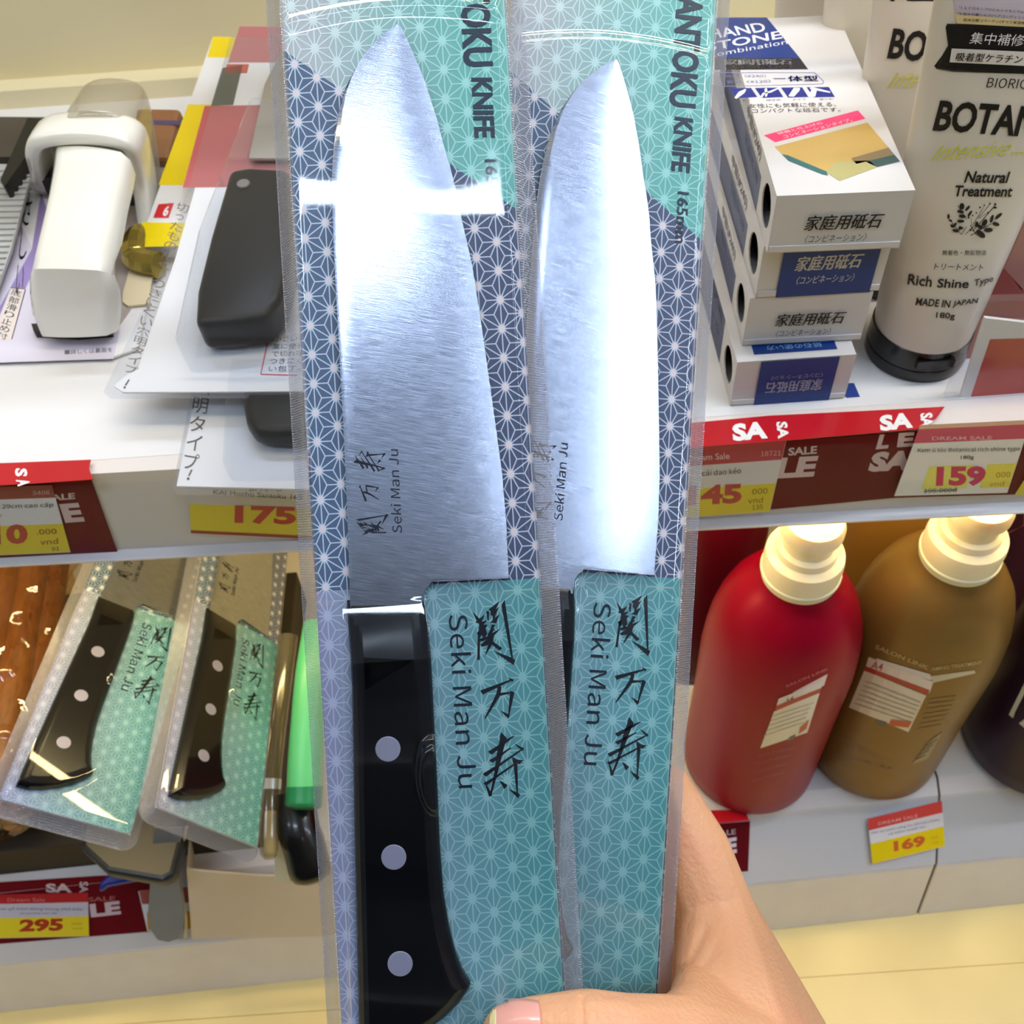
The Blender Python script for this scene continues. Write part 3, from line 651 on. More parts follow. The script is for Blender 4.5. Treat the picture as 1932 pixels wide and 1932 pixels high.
# ================================================================== treatment tubes
m_tubew = mat('tube_white', (214, 205, 188), .32, noise=.01, spec=.5); m_capb = mat('tube_cap_black', (12, 12, 13), .22, noise=.05)
TB = Z(1724, 662, zu)
def treat_tube(base, label, text=True):
    t = thing('treatment_tube', base, label, 'tube', 'white treatment tubes standing on their caps')
    V, F = lathe([(.0205, 0), (.0222, .0012), (.0226, .004), (.0224, .0065), (.0219, .0068), (.0219, .0072), (.0225, .0075), (.0222, .0172), (.0205, .0182)], base, seg=56)
    cp = mk('cap', V, F, m_capb, t, smooth=True, angle=40, label='round black flip cap')
    a = Plane(base + (-.0085, -.0226, .010), base + (.0085, -.0226, .010), base + (-.0085, -.0226, .014)); mk('cap_notch', *prism(a, [(0, 0), (.0165, 0), (.0165, .0042), (0, .0042)], -.003, .0004), m_capb, cp)
    S_ = 56; V = []; F = []; hs = [.0175, .0182, .03, .045, .06, .08, .10, .12, .14, .16, .172, .184]
    for h in hs:
        u = (h - .0175) / (.172 - .0175); wx = .0213 + (.0352 - .0213) * min(u, 1) ** .9; wy = .0213 * max(1 - u, 0) ** .75 + .0008
        for k in range(S_): q = 2 * math.pi * k / S_; V.append(base + np.array([wx * math.cos(q), wy * math.sin(q), h]))
    for j in range(len(hs) - 1):
        for k in range(S_): m = (k + 1) % S_; F.append((j * S_ + k, j * S_ + m, (j + 1) * S_ + m, (j + 1) * S_ + k))
    F += [list(range(S_))[::-1], [(len(hs) - 1) * S_ + k for k in range(S_)]]
    b = mk('tube_body', V, F, m_tubew, t, smooth=True, angle=60); return t, b
def tube_art(b, sh, t, full=True):
    f0 = surf(b); fn = lambda x, y, h: f0(x, y, h)
    P = Print(fn, .00004)
    K = (20, 18, 20); tx = lambda s_, a, b_, c, col=K, bo=0, ly=2: P.text(s_, a, b_, c, col, bo, ly)
    g = lambda *a: fr(a, 1690, 0, 7.983)
    P.poly(g((830, -300), (2200, -300), (2200, 400), (920, 350)), (186, 176, 186), 0, 6); P.poly(g((885, 200), (2200, 330), (2200, 420), (925, 350)), (212, 192, 140), 1, 5)
    tx('*1 ヒドロキシプロピルトリモニウム', *g((945, 125), (1925, 195), (950, 85)), bo=.01); tx('*2 加水分解シルク(ヘアコンディショ', *g((930, 225), (1932, 285), (940, 178)), bo=.01); tx('加水分解コラーゲン(すべて保湿成', *g((1010, 320), (1932, 370), (1022, 268)), bo=.01)
    P.poly(g((750, 400), (2300, 450), (2300, 900), (790, 690)), K, 1, 6); P.poly(g((750, 400), (775, 350), (2300, 420), (2300, 470)), K, 2, 5); P.poly(g((785, 685), (2300, 700), (2300, 1130), (620, 1035)), K, 1, 6); P.poly(g((785, 685), (620, 1035), (580, 990), (700, 830)), K, 1, 2); P.poly(g((610, 1032), (2300, 1060), (2300, 1120), (860, 1075)), K, 1, 5)
    tx('集中補修', *g((1095, 650), (1900, 690), (1145, 475)), (225, 220, 218), .0, 4); P.poly(g((840, 722), (2300, 790), (2300, 1005), (808, 930)), (214, 206, 196), 3, 6); tx('吸着型ケラチン', *g((885, 905), (1875, 950), (930, 780)), K, .02, 5)
    tx('BIORICH', *g((1355, 1312), (2080, 1340), (1395, 1165)), bo=0); 
    tx('BOTANICAL', (1759, 246), (2075, 268), (1774, 188), bo=.03)
    Ly = (206, 208, 60)
    tx('Intensive', (1756, 303), (1895, 293), (1780, 272), Ly); tx('mask', (1905, 293), (1975, 295), (1912, 282), Ly)
    tx('Natural', (1818, 344), (1899, 345), (1825, 322), bo=.025); tx('Treatment', (1798, 370), (1907, 371), (1803, 349), bo=.025)
    # leaf sprig
    e = lambda x, y: (1760 + x / 4.0233, 340 + y / 4.0233)
    for a, c, w in (((330, 415), (190, 190), 1.2), ((300, 385), (480, 180), 1.2), ((215, 410), (130, 300), 1), ((215, 410), (255, 350), 1), ((245, 410), (330, 330), 1), ((285, 418), (420, 340), 1.2), ((300, 340), (385, 200), .8), ((340, 290), (440, 170), .8), ((290, 380), (290, 290), .8), ((350, 290), (400, 250), .7), ((330, 380), (440, 330), 1)): P.line(e(*a), e(*c), w, K, 1)
    for x, y, rx, ry, r in ((220, 195, 19, 25, 0), (262, 210, 10, 26, .7), (208, 235, 26, 12, .2), (280, 250, 9, 28, .6), (222, 270, 27, 13, .1), (210, 308, 27, 12, 0), (118, 272, 10, 19, 0), (133, 303, 15, 8, .4), (148, 345, 18, 11, .5), (168, 335, 9, 18, .5), (172, 380, 27, 12, .2), (203, 360, 9, 18, .2), (495, 270, 12, 36, .85), (475, 330, 28, 15, .25), (445, 290, 11, 33, .3), (418, 375, 34, 17, 0), (360, 405, 22, 42, -.9), (390, 320, 18, 30, .5), (355, 350, 22, 14, .3), (330, 330, 12, 22, .2), (470, 178, 10, 7, 0), (470, 205, 13, 8, 0), (388, 187, 6, 6, 0), (355, 203, 7, 7, 0), (328, 245, 6, 6, 0), (430, 175, 6, 6, 0), (415, 245, 7, 7, 0), (270, 280, 8, 8, 0), (300, 265, 6, 6, 0), (283, 375, 8, 7, 0), (215, 360, 14, 10, 0)): P.oval(e(x, y), rx / 4.02, ry / 4.02, K, 2, r, 12)
    tx('無着色·無鉱物油', (1777, 481), (1859, 481), (1778, 471), (50, 48, 50)); tx('トリートメント', (1762, 508), (1853, 510), (1765, 496), (40, 38, 40), .0)
    tx('Rich', (1712, 536), (1757, 541), (1715, 516), bo=.02); tx('Shine', (1767, 542), (1826, 543), (1770, 525), bo=.02); tx('Type', (1836, 543), (1872, 534), (1838, 527), bo=.01)
    tx('MADE IN', (1727, 575), (1791, 580), (1730, 561), bo=.02); tx('JAPAN', (1796, 580), (1842, 574), (1799, 567), bo=.015); tx('180g', (1765, 602), (1800, 604), (1767, 588), bo=.015)
    P.build('tube_print', b, PAPER)
TSH = Z(1690, 80, zu + .118) - Z(1780, 220, zu + .118)
t1, b1 = treat_tube(TB, 'front white hair treatment tube with leaf sprig, nearest the shelf edge'); bpy.context.view_layer.update(); tube_art(b1, None, t1)
t2, b2 = treat_tube(TB + TSH, 'second white tube, partly hidden behind the front tube, large BO showing')
bpy.context.view_layer.update(); f2 = surf(b2); P = Print(f2, .00004); g = lambda *a: fr(a, 1360, 30, 5.084)
P.text('BOTANICAL', (1673, 110), (1958, 140), (1686, 52), (24, 18, 16), .03); P.text('Intensive', (1672, 167), (1800, 158), (1694, 135), (214, 208, 70)); P.rect(1680, -60, 1900, 2, (20, 18, 18), 0, 5); P.build('tube_print', b2, PAPER)
t3, b3 = treat_tube(TB + TSH * 1.85 + np.array([-.004, 0, 0]), 'third white tube, mostly hidden between the other tubes behind the boxes')
t4, b4 = treat_tube(TB + TSH * 2.7 + np.array([-.016, -.012, 0]), 'rearmost white tube by the back panel, behind the stone boxes')
bpy.context.view_layer.update(); f3 = surf(b4); P = Print(f3, .00004)
for x, y, w, h in ((1553, 25, 3, 14), (1548, 72, 4, 8), (1547, 98, 3, 5), (1546, 108, 3, 8)): P.rect(x, y, x + w, y + h, (50, 36, 24), 0)
P.build('tube_print', b4, PAPER)
# ================================================================== red and white pack at the right edge
RPk = Plane(Y(1795, 800, .3205), Y(1932, 796, .3205) , Y(1858, 600, .3205))
t = thing('red_pack', Y(1870, 800, .3205), 'red and white pack in a clear sleeve standing at the right edge', 'pack')
q = lambda *a: [tuple(RPk.ab(RPk.px(*p))) for p in a]
mk('pack_card', *prism(RPk, q((1778, 858), (2100, 846), (2100, 628), (1858, 600)), -.0015, 0), CARDW, t)
P = Print(lambda x, y, k: RPk.px(x, y, k)); P.poly([(1868, 640), (2090, 634), (2090, 850), (1795, 857)], (188, 42, 26), 0); P.build('front_print', t, GLOSSY)
mk('clear_sleeve', *prism(RPk, q((1738, 862), (2120, 850), (2120, 560), (1860, 565)), -.003, .0012), film('sleeve', rough=.08, f0=.015, frost=.05, frost_col=(225, 215, 210)), t)
PB = Plane(Y(1840, 600, .345), Y(1932, 592, .345), Y(1932, 350, .345))
t = thing('pink_pack', Y(1900, 600, .345), 'pinkish printed pack standing behind the red and white one', 'pack')
q2 = lambda *a: [tuple(PB.ab(PB.px(*p))) for p in a]
mk('pack_card', *prism(PB, q2((1800, 680), (2120, 672), (2120, 120), (1990, 220), (1932, 352), (1868, 475)), -.01, 0), mat('pink_pack', (176, 108, 98), .35, noise=.1, nscale=30), t)
P = Print(lambda x, y, k: PB.px(x, y, k)); P.poly([(1895, 505), (1960, 360), (2100, 340), (2100, 560), (1960, 562), (1925, 545)], (188, 132, 122), 0); P.poly([(1835, 560), (1868, 480), (1893, 505), (1935, 552), (2100, 566), (2100, 600), (1820, 600)], (168, 84, 78), 0); P.build('front_print', t, GLOSSY)
# ================================================================== TICKET RAILS: sale strips and price tickets
RF = Plane((-.3, .3078 + YU(-.3), zu), (.3, .3078 + YU(.3), zu), (-.3, .3078 + YU(-.3), zu - .05))
RR = (150, 22, 34); RD = (128, 26, 38)
def rail_strip(name, pts, label, fold, art, PL=RF, h=.0006, flip=None, top=None):
    q = [tuple(PL.ab(PL.px(*p))) for p in pts]; t = thing(name, PL.px(*pts[0]), label, 'sale strip')
    mk('strip_face', *prism(PL, q, .0001, .0004), vred, t)
    if fold:
        z = top if top is not None else zu + .0022; c = [Z(*p, z) for p in fold]; n = len(c) // 2
        V = [p + np.array([0, 0, dz]) for dz in (0, .0003) for p in c]; m = len(c)
        mk('folded_top', V, [list(range(m))[::-1], list(range(m, 2 * m))] + [[i, (i + 1) % m, m + (i + 1) % m, m + i] for i in range(m)], mred, t, label='glossy bright red folded top')
    P = Print(lambda x, y, k: PL.px(x, y, .0004 + k)); P2 = Print(lambda x, y, k: Z(x, y, (top if top is not None else zu + .0022) + .0003 + k)); art(P, P2)
    if P.V: P.build('strip_lettering', t, PAPER, apart=.012)
    if P2.V: P2.build('fold_lettering', t, PAPER, apart=.012)
    return t
vred = mat('sale_red_shaded', (108, 14, 24), .55, spec=.08, noise=.03); mred = mat('sale_red_gloss', (186, 22, 34), .18, coat=.4, noise=.04)  # strip face darker than its fold: shade on the rail put into the colour
WH = (238, 224, 224); WD = (214, 186, 188)
def artL(P, P2):
    g = lambda *a: fr(a, 0, 840, 6.0375)
    P2.text('S', *g((172, 262), (172, 355), (310, 265)), WHITE, .04); P2.text('A', *g((180, 395), (205, 470), (325, 380)), WHITE, .04)
    P.text('SALE', *g((520, 640), (858, 612), (510, 570)), WD, .03); P.text('E', *g((745, 885), (968, 868), (672, 672)), WD, .05)
rail_strip('sale_strip', [(-90, 908), (172, 902), (222, 1041), (-70, 1060)], 'short red sale strip in the upper ticket rail at the far left', [(-90, 878), (172, 868), (168, 884), (176, 905), (60, 913), (-90, 921)], artL)
def artR(P, P2):
    P2.text('SA', (1383, 833), (1449, 827), (1381, 800), WHITE, .05); P2.text('SA', (1464, 796), (1468, 828), (1485, 795), WHITE, .04)
    P2.text('SA', (1661, 814), (1723, 807), (1659, 784), WHITE, .05); P2.text('SA', (1736, 780), (1738, 806), (1759, 778), WHITE, .04)
    P.text('SALE', (1487, 860), (1541, 856), (1488, 845), WD, .03); P.text('LE', (1462, 903), (1535, 899), (1472, 864), WD, .05)
    P.text('L', (1652, 848), (1675, 846), (1660, 820), WD, .05); P.text('E', (1692, 844), (1722, 842), (1696, 817), WD, .05); P.text('SA', (1636, 891), (1716, 887), (1648, 853), WD, .06)
rail_strip('sale_strip', [(1290, 846), (1735, 812), (1990, 795), (1975, 930), (1690, 938), (1285, 976)], 'long red sale strip in the upper ticket rail under the boxes', [(1290, 800), (1450, 785), (1650, 775), (1782, 768), (1766, 790), (1733, 810), (1500, 830), (1290, 846)], artR)
# --- price tickets
YEL = (228, 206, 40)
def ticket(pts, label, bands, art, PL=RF, h=.0008, name='price_ticket'):
    """pts: four corners TL TR BR BL in the photo; bands: list of (v0, v1, colour)"""
    q = [tuple(PL.ab(PL.px(*p, h))) for p in pts]; t = thing(name, PL.px(*pts[3], h), label, 'price ticket')
    mk('ticket_card', *prism(PL, q, h, h + .0003), CARDW, t); c = [np.array(p, float) for p in pts]
    P = Print(lambda x, y, k: PL.px(x, y, h + .0003 + k)); L = lambda u, v: tuple((c[0] * (1 - u) + c[1] * u) * (1 - v) + (c[3] * (1 - u) + c[2] * u) * v)
    for u0, u1, v0, v1, col in bands: P.poly([L(u0, v0), L(u1, v0), L(u1, v1), L(u0, v1)], col, 0)
    art(P); P.build('ticket_print', t, PAPER); return t
CR = (190, 40, 50)
def a91(P):
    g = lambda *a: fr(a, 0, 840, 6.0375)
    P.text('29cm cao cấp', *g((25, 735), (608, 715), (22, 668)), INK, .015); P.text('cm', *g((-60, 822), (18, 820), (-62, 790)), INK); P.text('5406', *g((372, 568), (565, 560), (372, 522)), (225, 170, 168))
    P.text('0', *g((75, 1130), (322, 1122), (62, 905)), (186, 52, 36), .05); P.text('1', *g((-120, 1135), (12, 1130), (-130, 910)), (186, 52, 36), .05); P.text('.000', *g((420, 1020), (650, 1010), (412, 960)), (150, 90, 20), .01); P.text('vnd', *g((460, 1140), (665, 1122), (455, 1075)), (150, 90, 20), .01); P.text('91', *g((590, 1205), (675, 1198), (588, 1160)), (60, 50, 20))
ticket([(-110, 922), (98, 915), (133, 1041), (-75, 1050)], 'yellow and white price ticket with red band at the far left of the upper rail', [(0, 1, 0, .19, (150, 40, 46)), (0, 1, .19, .58, (226, 224, 230)), (0, 1, .58, 1, YEL)], a91)
def a175(P):
    g = lambda *a: fr(a, 0, 560, 3.01875)
    P.text('ái rộng thái', *g((1420, 1118), (1720, 1100), (1420, 1070)), INK, 0); P.text('KAI Hocho Santoku 165', *g((1215, 1125), (1720, 1155), (1215, 1098)), INK, .01)
    P.text('175', *g((1335, 1290), (1685, 1300), (1338, 1188)), (196, 44, 32), .045)
ticket([(355, 905), (600, 914), (600, 1018), (360, 1006)], 'yellow price ticket on the upper rail below the black-handled knife packs', [(0, 1, 0, .45, (214, 206, 206)), (0, 1, .45, .95, YEL), (0, 1, .94, 1, (160, 34, 40))], a175)
def a45(P):
    g = lambda *a: fr(a, 1300, 560, 3.057)
    P.text('Dream Sale', *g((-10, 948), (235, 935), (-12, 912)), (236, 190, 196), .01); P.text('18721', *g((415, 920), (530, 914), (415, 892)), (230, 170, 180)); P.text('cái dao kéo', *g((75, 1034), (300, 1018), (75, 1000)), INK, .005)
    P.text('145', *g((-5, 1205), (302, 1190), (0, 1092)), (190, 48, 50), .045); P.text('000', *g((365, 1140), (452, 1135), (366, 1108)), (130, 100, 20)); P.text('vnd', *g((340, 1192), (425, 1187), (342, 1160)), (130, 100, 20)); P.text('135', *g((365, 1228), (425, 1224), (366, 1202)), (90, 80, 20))
ticket([(1278, 846), (1483, 831), (1452, 965), (1262, 978)], 'price ticket with crimson band on the upper rail, right beside the held knives', [(0, 1, 0, .27, (186, 36, 66)), (0, 1, .27, .60, (222, 216, 216)), (0, 1, .60, 1, YEL)], a45)
def a159(P):
    g = lambda *a: fr(a, 1560, 740, 5.1935)
    P.text('DREAM SALE', *g((1030, 472), (1620, 465), (1032, 435)), (236, 170, 186), .02); P.text('Kem ủ tóc Botanical rich shine type', *g((890, 600), (1895, 585), (892, 545)), (90, 84, 84), .01); P.text('180g', *g((1310, 668), (1440, 664), (1312, 622)), (90, 84, 84), .01)
    P.text('159', *g((1068, 925), (1550, 918), (1080, 730)), (196, 34, 92), .05); P.text('000', *g((1655, 838), (1795, 832), (1662, 785)), (190, 120, 60)); P.text('vnd', *g((1592, 925), (1735, 918), (1596, 880)), (200, 110, 90)); P.text('195.000đ', *g((950, 990), (1275, 978), (955, 945)), (80, 76, 64)); P.line(*g((950, 972), (1280, 958)), 1.4, (60, 60, 50), 3)
RF2 = Plane(RF.pt(0, 0, .0012), RF.pt(.1, 0, .0012), RF.pt(0, .05, .0012))
ticket([(1736, 802), (1945, 792), (1900, 929), (1687, 935)], 'paler price ticket sticking out of the upper rail below the treatment tubes', [(0, 1, .06, .26, (206, 74, 106)), (0, 1, 0, .06, (232, 190, 160)), (.22, .62, .60, .92, (226, 222, 110)), (.74, 1, .60, .93, (228, 218, 84))], a159, RF2, .0018)
ticket([(1968, 850), (2120, 838), (2100, 925), (1914, 934)], 'sliver of a yellow price ticket cut off by the right edge of the frame', [(0, 1, 0, .3, (230, 220, 224)), (0, 1, .3, .55, RD), (0, 1, .55, 1, YEL)], lambda P: None)
# ------------------------------------------------------------------ base shelf rail
def BPl(off): 
    yy = lambda x, a: a + YB(x)
    o = lambda x, s: np.array([x, yy(x, .2852) + (.2535 - .2852) * s, zb - .0065 - .0445 * s])
    return Plane(o(-.4, 0), o(.5, 0), o(-.4, 1))
BR_ = BPl(0)
def artB(P, P2):
    P.text('E', (1372, 1612), (1390, 1609), (1372, 1582), WH, .05); P.text('SALE', (1350, 1578), (1388, 1574), (1350, 1568), WD, .01)
rail_strip('sale_strip', [(1240, 1565), (1415, 1549), (1411, 1643), (1240, 1660)], 'short red sale strip end on the base rail beside the wrist', [(1240, 1548), (1345, 1529), (1395, 1528), (1402, 1522), (1414, 1548), (1240, 1563)], artB, BR_, top=zb + .0012)
def a169(P):
    g = lambda *a: fr(a, 1330, 1500, 3.2093)
    P.text('DREAM SALE', *g((1050, 185), (1290, 135), (1048, 165)), (240, 170, 160), .01); P.text('Dầu xả Salon nâng tóc dài hơn nhiều', *g((1010, 240), (1420, 158), (1008, 222)), (90, 84, 90)); P.text('và mềm mượt tóc', *g((1110, 248), (1340, 200), (1108, 228)), (100, 94, 96))
    P.text('169', *g((1145, 345), (1335, 308), (1142, 278)), (214, 100, 46), .05); P.text('000', *g((1370, 270), (1412, 262), (1368, 250)), (210, 150, 40)); P.text('vnd', *g((1372, 300), (1412, 292), (1370, 282)), (210, 150, 40))
ticket([(1637, 1545), (1777, 1511), (1783, 1596), (1646, 1630)], 'tilted price ticket on the base rail just left of the seam', [(0, 1, 0, .26, (218, 70, 66)), (0, 1, .26, .56, (228, 222, 224)), (0, 1, .56, 1, (238, 208, 10))], a169, BR_, .0026)
def artB2(P, P2):
    g = lambda *a: fr(a, 0, 1580, 4.6)
    P.text('SA', *g((400, 478), (625, 480), (395, 400)), WD, .04); P.text('SA', *g((690, 385), (690, 480), (765, 385)), WD, .03); P.text('SALE', *g((765, 560), (1000, 548), (765, 520)), (170, 90, 84), .02); P.text('LE', *g((790, 695), (1052, 665), (775, 580)), WD, .05)
rail_strip('sale_strip', [(-120, 1672), (185, 1652), (300, 1650), (345, 1752), (-120, 1790)], 'dark red sale strip on the base rail in the shade at bottom left', None, artB2, BR_)
def a295(P):
    g = lambda *a: fr(a, 0, 1580, 4.6)
    P.text('Dream Sale', *g((65, 558), (390, 558), (65, 525)), (214, 120, 110), .01); P.text('Bộ dao gỗ tròn dùng trong nhà bếp', *g((-100, 634), (715, 638), (-100, 605)), (70, 66, 76), .0); P.text('29x12x3cm cao cấp', *g((170, 672), (495, 668), (170, 650)), (90, 86, 92))
    P.text('295', *g((165, 822), (545, 812), (172, 712)), (176, 50, 30), .05); P.text('000', *g((625, 760), (715, 758), (625, 740)), (170, 130, 20)); P.text('vnd', *g((625, 800), (715, 798), (625, 780)), (170, 130, 20))
ticket([(-110, 1690), (166, 1684), (168, 1766), (-110, 1772)], 'price ticket on the base rail at the bottom left corner', [(0, 1, 0, .22, (176, 28, 36)), (0, 1, .22, .54, (196, 190, 204)), (0, 1, .54, 1, YEL)], a295, BR_, .0012)
t = thing('price_ticket', BR_.px(270, 1740), 'small ticket mostly hidden behind the grey plastic tongue', 'price ticket'); q = [tuple(BR_.ab(BR_.px(*p))) for p in ((262, 1680), (375, 1672), (378, 1752), (279, 1755))]
c0 = mk('ticket_card', *prism(BR_, q, .0008, .0011), CARDW, t); P = Print(lambda x, y, k: BR_.px(x, y, .0011 + k)); P.poly([(262, 1680), (375, 1672), (376, 1702), (268, 1706)], (170, 80, 70)); P.poly([(277, 1722), (376, 1718), (378, 1752), (279, 1755)], (206, 150, 30)); P.build('ticket_print', t, PAPER)
# ================================================================== LOWER SHELF, RIGHT: pump bottles
def bottle(bpx, col, label, art=None, sz=1.0, metal=0, rough=.32, xy=None, cap=True):
    B = Z(*bpx, zb) if xy is None else np.array(xy, float); R = .0455 * sz
    t = thing('pump_bottle', B, label, 'bottle')
    prof = [(R * .86, 0), (R * .95, .0015), (R * .995, .006), (R, .02), (R, .10), (R * 1.01, .140), (R * .995, .155), (R * .965, .170), (R * .91, .183), (R * .82, .196), (R * .70, .206), (R * .56, .2135), (R * .47, .218), (R * .44, .222)]
    b = mk('bottle_body', *lathe(prof, B, seg=72), mat('bottle_' + '_'.join(map(str, col)), col, rough, metal=metal, noise=.02, nscale=15, spec=.2), t, smooth=True, angle=60)
    if cap:
        pr_ = [(.0195, .2195), (.0208, .221), (.0212, .236), (.0206, .2405), (.0165, .2425), (.0160, .247), (.0135, .2485), (.0130, .258), (.0165, .2595), (.0165, .264), (.0150, .268)]
        c = mk('pump_collar', *lathe(pr_, B, seg=48), m_cap, t, smooth=True, angle=28, label='frosted cream pump collar')
        V = [];
        for k in range(24): a = 2 * math.pi * k / 24; V.append((a,))
        mk('collar_ring', *lathe([(.0214, .2245), (.0218, .2250), (.0218, .2262), (.0214, .2267)], B, seg=48), m_cap, c, smooth=True)
    if art: bpy.context.view_layer.update(); P = Print(surf(b), .00005); art(P); P.build('bottle_label', b, PAPER)
    return t
m_cap = mat('cream_pump_plastic', (240, 230, 200), .35, noise=.01, sss=.3)
gb = lambda *a: fr(a, 1400, 1180, 3.6316)
def art_gold(P):
    k = (150, 128, 84)
    P.poly(gb((870, 215), (1310, 385), (1285, 460), (845, 300)), (226, 212, 206), 1, 6); P.poly(gb((850, 278), (1285, 440), (1272, 468), (840, 308)), (176, 52, 44), 2, 6); P.poly(gb((840, 306), (1262, 478), (1140, 728), (735, 560)), (222, 212, 200), 1, 6)
    P.poly(gb((920, 222), (1290, 330), (1300, 375), (950, 262)), (214, 206, 206), 2, 5); P.poly(gb((1290, 345), (1590, 305), (1598, 325), (1310, 390)), (196, 184, 160), 1, 5)
    P.text('SALON LINK', *gb((912, 155), (1270, 300), (925, 130)), (190, 168, 120), .01); P.text('AMINO TREATMENT', *gb((1300, 308), (1640, 262), (1298, 285)), (190, 168, 120), .005)
    for i in range(6): P.poly(gb((850 - i * 15, 375 + i * 30), (1225 - i * 13, 520 + i * 27), (1222 - i * 13, 526 + i * 27), (848 - i * 15, 381 + i * 30)), (168, 160, 148), 3, 4)
    P.poly(gb((922, 640), (995, 660), (985, 690), (915, 665)), (96, 92, 84), 3, 2); P.poly(gb((1020, 640), (1165, 655), (1140, 695), (1005, 680)), (196, 84, 40), 3, 2); P.text('A4', *gb((885, 290), (960, 310), (900, 240)), (170, 70, 70), .01)
    for i in range(7): P.poly(gb((1290 - i * 14, 500 + i * 34), (1470 - i * 16, 480 + i * 32), (1469 - i * 16, 487 + i * 32), (1289 - i * 14, 507 + i * 34)), (128, 98, 58), 1, 3)
    P.poly(gb((1270, 800), (1375, 725), (1270, 910), (1165, 950)), (150, 128, 96), 1, 3); 
    for i in range(4): P.poly(gb((1262 - i * 22, 815 + i * 30), (1340 - i * 28, 770 + i * 36), (1332 - i * 28, 782 + i * 36), (1256 - i * 22, 828 + i * 30)), (70, 56, 40), 2, 2)
    for i, (s_, x0, x1, y) in enumerate((('内容量 1000mL', 640, 880, 770), ('トリートメント', 620, 1010, 830), ('詰替用もあります', 640, 1030, 890))): P.text(s_, *gb((x0, y), (x1, y + 110), (x0 + 6, y - 22)), (124, 108, 96), 0)
def art_red(P):
    P.poly(gb((350, 455), (585, 330), (560, 410), (345, 480)), (222, 200, 196), 1, 4); P.poly(gb((250, 498), (345, 478), (560, 390), (545, 430), (235, 548)), (224, 208, 200), 1, 4) if 0 else None
    P.poly(gb((252, 497), (560, 375), (540, 425), (236, 548)), (224, 208, 200), 2, 5); P.poly(gb((236, 545), (540, 425), (530, 455), (226, 582)), (178, 66, 54), 3, 5); P.poly(gb((220, 585), (530, 458), (445, 730), (125, 838)), (226, 218, 202), 2, 6)
    P.text('SALON LINK', *gb((302, 422), (590, 300), (298, 405)), (190, 100, 110), .01); P.text('A4', *gb((285, 530), (350, 512), (290, 495)), (90, 70, 70), .01)
    for i in range(5): P.poly(gb((215 - i * 16, 610 + i * 34), (490 - i * 18, 520 + i * 34), (488 - i * 18, 526 + i * 34), (213 - i * 16, 617 + i * 34)), (176, 168, 150), 3, 4)
    P.poly(gb((395, 690), (455, 640), (440, 700), (385, 740)), (190, 88, 76), 3, 2); P.poly(gb((322, 760), (366, 738), (356, 768), (312, 790)), (90, 84, 70), 3, 2)
    for i, y in enumerate((900, 950, 1010, 1070)): P.text('シャンプー1000mL', *gb((115 - i * 14, y), (360 - i * 22, y - 60), (112 - i * 14, y - 18)), (150, 74, 92), 0)
def art_dark(P): P.poly([(1904, 1348), (1940, 1275), (2010, 1300), (1990, 1400), (1932, 1372)], (206, 206, 200), 1)
bottle((1410, 1428), (138, 2, 34), 'crimson pump bottle with cream collar, beside the held knives', art_red, rough=.36, metal=.12)
bottle((1640, 1402), (128, 100, 54), 'gold-brown pump bottle with cream collar, in the middle of the bottles', art_gold, metal=.32, rough=.36)
bottle((1945, 1392), (40, 20, 44), 'dark purple pump bottle cut off by the right edge', art_dark, sz=1.08, rough=.3)
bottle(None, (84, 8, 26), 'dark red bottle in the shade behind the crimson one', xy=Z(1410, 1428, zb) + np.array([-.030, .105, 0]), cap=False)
bottle(None, (140, 100, 44), 'gold bottle in the shade behind the first gold one', xy=Z(1640, 1402, zb) + np.array([.010, .105, 0]), cap=False)
def art_pur(P): P.poly([(1868, 978), (1900, 962), (1934, 965), (1934, 990), (1905, 1005), (1885, 1030), (1870, 1030)], (196, 116, 110), 1); P.text('IN', (1886, 1000), (1906, 992), (1890, 978), (90, 40, 60), .02)
bottle(None, (66, 34, 62), 'purple bottle with a pink label behind the gold ones', art_pur, xy=Z(1945, 1392, zb) + np.array([.020, .100, 0]), cap=False)
# ================================================================== UPPER SHELF, LEFT
pk_film = film('pack_film', rough=.05, f0=.02, frost=.02, frost_col=(220, 218, 218)); cardedge = film('card_sleeve', rough=.08, frost=.06, frost_col=(215, 208, 204))
def planepts(PL, pts, h=0): return [tuple(PL.ab(PL.px(x, y, h))) for x, y in pts]
# --- sharpener pack
SP = Plane(Z(0, 685, zu + .001), Z(215, 675, zu + .001), Z(150, 300, zu + .001))
t = thing('knife_sharpener_pack', SP.px(100, 680), 'white arched knife sharpener in a clear blister on a lavender card', 'packaged sharpener')
mk('backing_card', *prism(SP, planepts(SP, ((-160, 690), (214, 677), (262, 660), (335, 300), (60, 305))), 0, .0012), CARDW, t)
P = Print(lambda x, y, k: SP.px(x, y, .0012 + k)); LV = (206, 200, 222)
P.poly([(-160, 689), (214, 677), (240, 560), (100, 560), (40, 420), (70, 320), (20, 320), (-160, 600)], (214, 208, 222), 0); P.poly([(-70, 685), (20, 600), (100, 440), (78, 360), (60, 470), (-40, 650), (-120, 690)], (150, 132, 186), 1); P.poly([(-160, 600), (-70, 440), (10, 310), (30, 312), (-20, 480), (-160, 660)], (190, 194, 196), 1)
P.poly([(20, 543), (47, 545), (22, 638), (16, 643), (-8, 640), (-14, 630)], (226, 214, 206), 2); P.line((48, 546), (22, 640), 1.6, (60, 60, 70), 3); P.line((20, 543), (47, 545), 1.4, (60, 60, 70), 3)
